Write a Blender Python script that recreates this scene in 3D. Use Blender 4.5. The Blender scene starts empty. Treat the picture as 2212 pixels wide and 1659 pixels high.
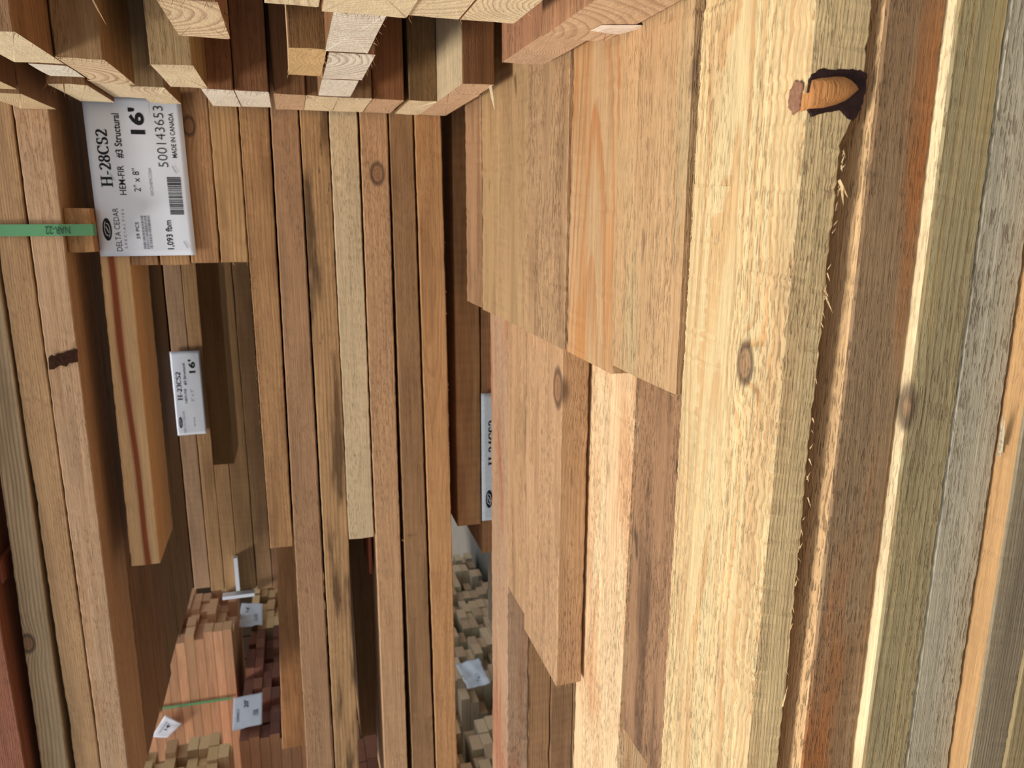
import bpy, bmesh, math, random
from mathutils import Vector, Matrix
C = bpy.context.scene
COL = C.collection
# ------------------------------------------------------------------ camera, sky, sun, exposure
CAM_H = 1.25
cam_data = bpy.data.cameras.new('camera'); cam = bpy.data.objects.new('camera', cam_data); COL.objects.link(cam)
cam.matrix_world = Matrix(((0.002440, 0.974835, 0.222915, 0), (-0.274516, 0.215004, -0.937237, 0), (-0.961579, -0.058907, 0.268133, CAM_H), (0, 0, 0, 1)))
cam_data.lens = 26.750
cam_data.sensor_width = 36.0; cam_data.clip_start = 0.02; cam_data.clip_end = 100
cam_data.dof.use_dof = True; cam_data.dof.focus_distance = 0.70; cam_data.dof.aperture_fstop = 13.0
C.camera = cam
world = bpy.data.worlds.new('sky'); C.world = world; world.use_nodes = True
wt = world.node_tree; bg = wt.nodes['Background']
# bright overcast sky: three times brighter overhead than at the horizon
wtc = wt.nodes.new('ShaderNodeTexCoord'); wsep = wt.nodes.new('ShaderNodeSeparateXYZ'); wmap = wt.nodes.new('ShaderNodeMapRange')
wt.links.new(wtc.outputs['Generated'], wsep.inputs[0]); wt.links.new(wsep.outputs['Z'], wmap.inputs[0])
wmap.inputs[1].default_value = 0.0; wmap.inputs[2].default_value = 1.0; wmap.inputs[3].default_value = 0.36; wmap.inputs[4].default_value = 1.08
wt.links.new(wmap.outputs[0], bg.inputs[1]); bg.inputs[0].default_value = (0.87, 0.94, 1.0, 1)
sun_d = bpy.data.lights.new('sun', 'SUN'); sun_d.energy = 2.9; sun_d.angle = math.radians(12); sun_d.color = (1.0, 0.93, 0.83)
sun = bpy.data.objects.new('sun', sun_d); COL.objects.link(sun)
sun.rotation_euler = Vector((0.47, 0.34, -1.0)).to_track_quat('-Z', 'Y').to_euler()
sun.location = (-3, -3, 8)
vs = C.view_settings
vs.view_transform = 'Standard'; vs.look = 'None'; vs.gamma = 1.0; vs.use_curve_mapping = False; vs.exposure = 0.0
C.cycles.max_bounces = 6; C.cycles.diffuse_bounces = 4

# ------------------------------------------------------------------ helpers
def lin(c):
    return tuple(((v/255)/12.92 if v/255 <= .04045 else ((v/255+.055)/1.055)**2.4) for v in c)

def link(o, parent=None):
    COL.objects.link(o)
    if parent is not None:
        o.parent = parent
    return o

def mesh_obj(name, verts, faces, mat, parent=None, loc=(0, 0, 0), recalc=True):
    me = bpy.data.meshes.new(name)
    me.from_pydata(verts, [], faces)
    if recalc:
        bm = bmesh.new(); bm.from_mesh(me); bmesh.ops.recalc_face_normals(bm, faces=bm.faces); bm.to_mesh(me); bm.free()
    me.materials.append(mat)
    o = bpy.data.objects.new(name, me); o.location = loc
    return link(o, parent)

def tag(o, label, cat, group=None):
    o['label'] = label; o['category'] = cat
    if group: o['group'] = group
    return o

class N1:                                        # smooth 1D value noise
    def __init__(s, rnd, n=512): s.v = [rnd.uniform(-1, 1) for _ in range(n)]; s.n = n
    def __call__(s, x):
        i = math.floor(x); f = x - i; f = f*f*(3-2*f)
        return s.v[i % s.n]*(1-f) + s.v[(i+1) % s.n]*f

# ------------------------------------------------------------------ wood shader
def wood_material(name, full=True):
    m = bpy.data.materials.new(name); m.use_nodes = True
    nt = m.node_tree; ns = nt.nodes; ns.clear()
    L = nt.links.new
    def sock(n, i, v):
        if isinstance(v, bpy.types.NodeSocket): L(v, n.inputs[i])
        elif v is not None: n.inputs[i].default_value = v
    def M(op, a, b=None, c=None, clamp=False):
        n = ns.new('ShaderNodeMath'); n.operation = op; n.use_clamp = clamp
        sock(n, 0, a); sock(n, 1, b); sock(n, 2, c); return n.outputs[0]
    def V(op, a, b=None):
        n = ns.new('ShaderNodeVectorMath'); n.operation = op
        sock(n, 0, a); sock(n, 1, b)
        return n.outputs['Value'] if op in ('LENGTH', 'DOT_PRODUCT') else n.outputs[0]
    def attr(nm):
        n = ns.new('ShaderNodeAttribute'); n.attribute_type = 'OBJECT'; n.attribute_name = nm; return n
    def sep(v):
        n = ns.new('ShaderNodeSeparateXYZ'); L(v, n.inputs[0]); return n.outputs
    def comb(x, y, z):
        n = ns.new('ShaderNodeCombineXYZ'); sock(n, 0, x); sock(n, 1, y); sock(n, 2, z); return n.outputs[0]
    def noise(v, sc, det=2.0, rough=.5):
        n = ns.new('ShaderNodeTexNoise'); L(V('MULTIPLY', v, sc), n.inputs['Vector'])
        n.inputs['Scale'].default_value = 1; n.inputs['Detail'].default_value = det; n.inputs['Roughness'].default_value = rough
        return n.outputs['Fac']
    def ss(x, a, b):
        n = ns.new('ShaderNodeMapRange'); n.interpolation_type = 'SMOOTHSTEP'
        sock(n, 0, x); n.inputs[1].default_value = a; n.inputs[2].default_value = b
        return n.outputs[0]
    def mix(f, a, b, mode='MIX'):
        n = ns.new('ShaderNodeMix'); n.data_type = 'RGBA'; n.blend_type = mode
        sock(n, 0, f); sock(n, 6, a); sock(n, 7, b); return n.outputs[2]
    tc = ns.new('ShaderNodeTexCoord'); P0 = tc.outputs['Object']
    seed = attr('seedv').outputs['Vector']
    P = V('ADD', P0, seed)
    tint = attr('tint').outputs['Color']; late = attr('late').outputs['Color']
    stc = attr('stainc').outputs['Color']; endc = attr('endc').outputs['Color']
    pa = attr('par_a'); ringf, ringstr, fuzz = sep(pa.outputs['Vector']); endring = pa.outputs['Alpha']
    stain, saw, spots = sep(attr('par_b').outputs['Vector'])
    py, pz, taper = sep(attr('pith').outputs['Vector'])
    kn = attr('knot'); kr = kn.outputs['Alpha']
    stz, stw, sts = sep(attr('streak').outputs['Vector'])
    px, yy, zz = sep(P0)
    w1 = M('SUBTRACT', noise(P, (2.2, 11, 11), 2.0), .5)
    w2 = M('SUBTRACT', noise(V('ADD', P, (7.3, 3.1, 9.7)), (1.4, 9, 9), 2.0), .5)
    w3 = M('SUBTRACT', noise(P, (9, 60, 60), 1.0), .5)
    # knot distortion
    kd = V('LENGTH', V('MULTIPLY', V('SUBTRACT', P0, kn.outputs['Vector']), (.62, 1, 1)))
    kq = M('DIVIDE', kd, M('MAXIMUM', kr, .0005))
    kg = M('POWER', 2.718, M('MULTIPLY', M('MULTIPLY', kq, kq), -.22))
    kg = M('MULTIPLY', kg, M('GREATER_THAN', kr, .001))
    y2 = M('ADD', M('SUBTRACT', yy, py), M('MULTIPLY', w1, .022))
    z2 = M('ADD', M('SUBTRACT', zz, pz), M('MULTIPLY', w2, .022))
    r = M('SQRT', M('ADD', M('MULTIPLY', y2, y2), M('MULTIPLY', z2, z2)))
    r = M('ADD', r, M('MULTIPLY', px, taper))
    r = M('ADD', r, M('MULTIPLY', w3, .0022))
    r = M('ADD', r, M('MULTIPLY', kg, M('MULTIPLY', kr, .9)))
    rf = M('MULTIPLY', r, ringf)
    rn = M('ADD', rf, M('MULTIPLY', M('SUBTRACT', noise(comb(M('MULTIPLY', r, 55), 1.3, 2.1), (1, 1, 1), 1.0), .5), 1.6))
    f = M('FRACT', rn)
    lw = M('MULTIPLY', ss(f, .35, .86), M('SUBTRACT', 1.0, ss(f, .90, 1.0)))
    ringid = noise(comb(M('MULTIPLY', M('FLOOR', rn), 3.7), 5.5, 1.0), (1, 1, 1), 0.0)
    lws = M('MULTIPLY', lw, M('MULTIPLY', ringstr, M('ADD', .35, ringid)), clamp=True)
    fib = noise(P, (14, 480, 480), 3.0, .6)
    fib2 = noise(P, (2.6, 150, 150), 3.0, .6)
    broad = noise(P, (3.2, 24, 24), 4.0, .55)
    col = mix(lws, tint, late)
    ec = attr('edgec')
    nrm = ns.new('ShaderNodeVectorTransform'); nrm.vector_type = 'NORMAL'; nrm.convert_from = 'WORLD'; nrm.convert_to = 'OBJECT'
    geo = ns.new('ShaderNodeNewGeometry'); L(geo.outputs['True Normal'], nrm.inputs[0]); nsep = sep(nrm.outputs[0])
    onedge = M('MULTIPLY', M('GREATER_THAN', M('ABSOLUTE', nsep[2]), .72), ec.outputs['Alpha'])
    # broad tone variation, fibre streaks
    col = mix(M('MULTIPLY', M('MULTIPLY', ss(broad, .46, .68), stain), 1.0, clamp=True), col, stc)
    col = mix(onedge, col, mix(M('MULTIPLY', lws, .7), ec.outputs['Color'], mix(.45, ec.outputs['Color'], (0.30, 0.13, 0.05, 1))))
    blot = noise(V('ADD', P, (3.3, 8.8, 1.7)), (5.0, 30, 30), 4.0, .65)
    val = M('ADD', M('MULTIPLY', fib, .66), M('MULTIPLY', fib2, .52))
    val = M('ADD', val, M('MULTIPLY', blot, .36))
    val = M('ADD', .24, val)
    # dark heart streak that runs with the grain
    sk = M('DIVIDE', M('SUBTRACT', M('ADD', zz, M('MULTIPLY', w2, .05)), stz), M('MAXIMUM', stw, .0005))
    sk = M('MULTIPLY', M('POWER', 2.718, M('MULTIPLY', M('MULTIPLY', sk, sk), -1.0)), M('MULTIPLY', sts, M('ADD', .5, fib2)), clamp=True)
    col = mix(sk, col, stc)
    # torn fibres of the rough saw cut
    fz = noise(P, (70, 560, 560), 2.0, .6)
    fzm = ss(noise(P, (3.5, 22, 22), 2.0), .36, .60)
    fzd = M('MULTIPLY', ss(fz, .53, .66), M('MULTIPLY', fuzz, M('ADD', .25, fzm)), clamp=True)
    col = mix(M('MULTIPLY', fzd, .55), col, (0.11, 0.055, 0.022, 1))
    # mildew specks
    sp = M('MULTIPLY', ss(noise(P, (34, 150, 150), 2.0), .67, .74), ss(noise(P, (4, 18, 18), 1.0), .45, .62))
    sp = M('MULTIPLY', sp, spots, clamp=True)
    sp2 = M('MULTIPLY', ss(noise(V('ADD', P, (1.1, 2.2, 3.3)), (11, 46, 46), 2.0), .70, .78), spots, clamp=True)
    col = mix(M('MULTIPLY', sp, .85), col, (0.035, 0.024, 0.018, 1))
    col = mix(M('MULTIPLY', sp2, .8), col, (0.045, 0.032, 0.03, 1))
    # crosswise band-saw marks
    swv = M('ADD', M('MULTIPLY', px, 310), M('MULTIPLY', w2, 5))
    swn = M('SINE', swv)
    swb = noise(comb(M('MULTIPLY', px, 38), M('MULTIPLY', yy, 2), M('MULTIPLY', zz, 2)), (1, 1, 1), 3.0, .7)
    val = M('ADD', val, M('MULTIPLY', saw, M('ADD', M('MULTIPLY', swn, .05), M('MULTIPLY', M('SUBTRACT', swb, .5), .55))))
    # knot body
    kb = M('MULTIPLY', M('SUBTRACT', 1.0, ss(kq, .75, 1.15)), M('GREATER_THAN', kr, .001))
    krim = M('MULTIPLY', M('MULTIPLY', ss(kq, .7, .95), M('SUBTRACT', 1.0, ss(kq, 1.05, 1.5))), M('GREATER_THAN', kr, .001))
    krg = M('ADD', .5, M('MULTIPLY', M('SINE', M('MULTIPLY', kq, 17)), .5))
    col = mix(M('MULTIPLY', kb, .8), col, mix(M('MULTIPLY', krg, .5), (0.30, 0.15, 0.075, 1), (0.13, 0.065, 0.04, 1)))
    col = mix(M('MULTIPLY', krim, .75), col, (0.075, 0.04, 0.025, 1))
    # fresh cut ends
    nx = M('ABSOLUTE', nsep[0])
    isend = M('GREATER_THAN', nx, .7)
    ecol = mix(M('MULTIPLY', M('MULTIPLY', lw, M('ADD', .4, M('MULTIPLY', ringid, .9))), endring, clamp=True), endc, mix(.62, endc, (0.26, 0.11, 0.045, 1)))
    ecol = mix(M('MULTIPLY', ss(blot, .52, .72), .35), ecol, mix(.5, endc, (0.45, 0.26, 0.13, 1)))
    eval_ = M('ADD', .72, M('MULTIPLY', noise(P, (300, 60, 700), 2.0), .5))
    fin = mix(isend, col, ecol)
    vv = M('ADD', M('MULTIPLY', val, M('SUBTRACT', 1.0, isend)), M('MULTIPLY', eval_, isend))
    fin = mix(1.0, fin, comb(vv, vv, vv), 'MULTIPLY')
    bs = ns.new('ShaderNodeBsdfPrincipled'); L(fin, bs.inputs['Base Color'])
    bs.inputs['Roughness'].default_value = .72; bs.inputs['Specular IOR Level'].default_value = .28
    if full:
        h = M('ADD', M('MULTIPLY', fib, .0007), M('MULTIPLY', lws, -.0004))
        h = M('SUBTRACT', h, M('MULTIPLY', fzd, .0012))
        h = M('ADD', h, M('MULTIPLY', M('MULTIPLY', saw, swn), .00025))
        h = M('ADD', h, M('MULTIPLY', fz, M('MULTIPLY', fuzz, .0011)))
        h = M('SUBTRACT', h, M('MULTIPLY', kb, .0006))
        bp = ns.new('ShaderNodeBump'); bp.inputs['Strength'].default_value = .85; bp.inputs['Distance'].default_value = 1.0
        L(h, bp.inputs['Height']); L(bp.outputs[0], bs.inputs['Normal'])
    out = ns.new('ShaderNodeOutputMaterial'); L(bs.outputs[0], out.inputs[0])
    return m
WOOD = wood_material('rough_sawn_wood')
WOODF = wood_material('sawn_wood_far', full=False)

def plain(name, rgb, rough=.6, noise_amt=.0, scale=60., spec=.3, metal=0.):
    m = bpy.data.materials.new(name); m.use_nodes = True
    nt = m.node_tree; b = nt.nodes['Principled BSDF']
    b.inputs['Roughness'].default_value = rough; b.inputs['Specular IOR Level'].default_value = spec; b.inputs['Metallic'].default_value = metal
    c = lin(rgb) + (1,)
    tc = nt.nodes.new('ShaderNodeTexCoord'); n = nt.nodes.new('ShaderNodeTexNoise'); n.inputs['Scale'].default_value = scale; n.inputs['Detail'].default_value = 4
    nt.links.new(tc.outputs['Object'], n.inputs['Vector'])
    mx = nt.nodes.new('ShaderNodeMix'); mx.data_type = 'RGBA'
    mx.inputs[6].default_value = tuple(v*(1-noise_amt) for v in c[:3]) + (1,); mx.inputs[7].default_value = tuple(min(1, v*(1+noise_amt)) for v in c[:3]) + (1,)
    nt.links.new(n.outputs['Fac'], mx.inputs[0]); nt.links.new(mx.outputs[2], b.inputs['Base Color'])
    return m
PAPER = plain('label_paper', (226, 232, 244), .38, .04, 30, .45)
INK = plain('label_ink', (22, 22, 26), .6, .1)
GREYINK = plain('faint_label_ink', (128, 132, 142), .6, .1)
STRAP = plain('green_strapping', (98, 160, 112), .32, .06, 40, .5)
STEEL = plain('staple_steel', (190, 190, 195), .3, .05, 40, .5, .9)
BARK = plain('dark_bark', (58, 36, 26), .9, .55, 220, .1)
PITCH = plain('dark_knot_rim', (50, 30, 28), .7, .7, 260, .2)
KNOTTOP = plain('purple_brown_knot_top', (146, 106, 82), .9, .5, 420, .1)
CONCRETE = plain('concrete', (120, 114, 106), .9, .15, 8, .2)
DARKWALL = plain('dark_backing_siding', (60, 46, 36), .9, .3, 6, .1)

PAL = dict(tan=(196,155,108), honey=(196,142,84), brown=(160,113,70), cream=(226,194,142), olive=(158,138,92), grey=(172,158,130),
           pink=(190,140,106), red=(146,88,66), dark=(112,76,48), orange=(210,152,106), gold=(214,172,112), straw=(205,172,118), redbrown=(124,66,46))
def setwood(o, rnd, base, late=None, stainc=None, endc=(236,208,160), ring=(330, .5, .4), par=(.35, .15, .25), pith=None, knot=None, streak=(0, 0, 0), gain=1.0, edgec=None):
    b = PAL[base] if isinstance(base, str) else base
    b = lin(b); lum = b[0]*.3+b[1]*.6+b[2]*.1
    t = [(v*.88+lum*.12)*gain*rnd.uniform(.97, 1.03) for v in b]
    o['tint'] = t
    o['late'] = [v for v in lin(late)] if late else [t[0]*.62, t[1]*.53, t[2]*.44]
    o['stainc'] = list(lin(stainc)) if stainc else [t[0]*.55, t[1]*.50, t[2]*.46]
    o['endc'] = list(lin(endc))
    o['par_a'] = [float(v) for v in ring]+([.5] if len(ring) == 3 else []); o['par_b'] = [float(v) for v in par]
    o['pith'] = [float(v) for v in (pith or (rnd.uniform(-.03, .16), rnd.choice((-1, 1))*rnd.uniform(.03, .13), rnd.uniform(-.012, .012)))]
    o['seedv'] = [rnd.uniform(-20, 20) for _ in range(3)]
    o['knot'] = [float(v) for v in (knot or (0, 0, 0, 0))]
    o['streak'] = [float(v) for v in streak]
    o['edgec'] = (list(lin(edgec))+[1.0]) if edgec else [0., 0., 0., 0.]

def board_geo(L, q0, q1, seg, edge, rnd, chip=0.0, wane=None):
    """q = (y_front, y_back, z_bottom, z_top) at each end; ring of 12 points with eased, slightly ragged corners"""
    b = .0016
    ring = [(0, 0, b, 0), (0, 0, 0, b), (0, .5, 0, 0), (0, 1, 0, -b), (0, 1, b, 0), (.5, 1, 0, 0), (1, 1, -b, 0), (1, 1, 0, -b), (1, .5, 0, 0), (1, 0, 0, b), (1, 0, -b, 0), (.5, 0, 0, 0)]
    nz = [[N1(rnd) for _ in range(3)] for _ in range(4)]
    corner = {0: 0, 1: 0, 3: 1, 4: 1, 6: 2, 7: 2, 9: 3, 10: 3}
    bend = N1(rnd); verts = []; n = len(ring)
    ph = rnd.uniform(0, 100)
    eo = [[rnd.uniform(-1, 1)*.0006 for _ in range(n)] for _ in range(2)]
    for i in range(seg+1):
        t = i/seg; x = L*t
        yf, yb, zb, zt = [q0[k]+(q1[k]-q0[k])*t for k in range(4)]
        wob = bend(ph+x*2.2)*.0010
        for k, (a, c, dy, dz) in enumerate(ring):
            y = yf+(yb-yf)*a+dy; z = zb+(zt-zb)*c+dz+wob
            if wane and k in (0, 1, 9, 10, 11):           # bark edge: the underside steps up along the board
                for (xa, da), (xb, db) in zip(wane, wane[1:]):
                    if xa <= x <= xb: z += da+(db-da)*(x-xa)/(xb-xa)
            if k in corner:
                ci = corner[k]
                d = edge*(.20*nz[ci][0](ph+x*9)+.22*nz[ci][1](ph+x*75)+.40*nz[ci][2](ph+x*300))
                if chip: d += chip*max(0, nz[ci][0](50+x*9)-.55)*1.6
                d = max(d, -edge*.25)
                y += d if a == 0 else -d
                z += d if c == 0 else -d
            xx = x+(eo[0][k] if i == 0 else eo[1][k] if i == seg else 0)
            verts.append((xx, y, z))
    faces = []
    for i in range(seg):
        for k in range(n):
            faces.append((i*n+k, i*n+(k+1) % n, (i+1)*n+(k+1) % n, (i+1)*n+k))
    for i in (0, seg):
        ctr = [sum(verts[i*n+k][c] for k in range(n))/n for c in range(3)]
        verts.append(ctr); ci = len(verts)-1
        for k in range(n): faces.append((ci, i*n+k, i*n+(k+1) % n))
    return verts, faces

OBJ = {}
def make_board(key, label, group, x0, x1, q0, q1, seg, edge, chip, wood):
    rnd = random.Random(key); wood = dict(wood); name = wood.pop('name', 'rough_board'); wane = wood.pop('wane', None)
    ox, oy, oz = x0, q0[0], q0[2]
    L = x1-x0
    s0 = (0, q0[1]-oy, 0, q0[3]-oz); s1 = (q1[0]-oy, q1[1]-oy, q1[2]-oz, q1[3]-oz)
    v, f = board_geo(L, s0, s1, seg, edge, rnd, chip, wane)
    o = mesh_obj(name, v, f, WOOD, None, (ox, oy, oz))
    w = dict(wood)
    if w.get('knot'):
        k = w['knot']; w['knot'] = (k[0]-ox, k[1]-oy, k[2]-oz, k[3])
    setwood(o, rnd, **w)
    tag(o, label, 'board', group)
    OBJ[key] = o
    return o

def child_mesh(key, name, verts, faces, mat, label=None, stuff=False):
    """verts in world metres; stored relative to the parent board"""
    p = OBJ[key]; l = p.location
    o = mesh_obj(name, [(a-l.x, b-l.y, c-l.z) for a, b, c in verts], faces, mat, p)
    if label: o['label'] = label
    if stuff: o['kind'] = 'stuff'
    if mat in (WOOD, WOODF):
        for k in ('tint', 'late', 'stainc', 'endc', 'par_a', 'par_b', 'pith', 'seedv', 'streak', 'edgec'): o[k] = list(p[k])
        o['knot'] = [0., 0., 0., 0.]
    return o

def spike(a, b, r, up=(0, 0, 1)):
    """thin tapering splinter from a to b"""
    a, b = Vector(a), Vector(b); d = (b-a).normalized(); s = d.cross(Vector(up))
    s = (s if s.length > .01 else d.cross(Vector((0, 1, 0)))).normalized(); u = s.cross(d)
    m = a.lerp(b, .45)
    vs_ = [a+s*r, a-s*r, a+u*r*.6, m+s*r*.8, m-s*r*.8, m+u*r*.5, b]
    return [tuple(v) for v in vs_], [(0, 2, 1), (0, 1, 4, 3), (1, 2, 5, 4), (2, 0, 3, 5), (3, 4, 6), (4, 5, 6), (5, 3, 6)]

def merge(parts):
    V_, F_ = [], []
    for v, f in parts:
        o = len(V_); V_ += v; F_ += [tuple(i+o for i in q) for q in f]
    return V_, F_

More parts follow.
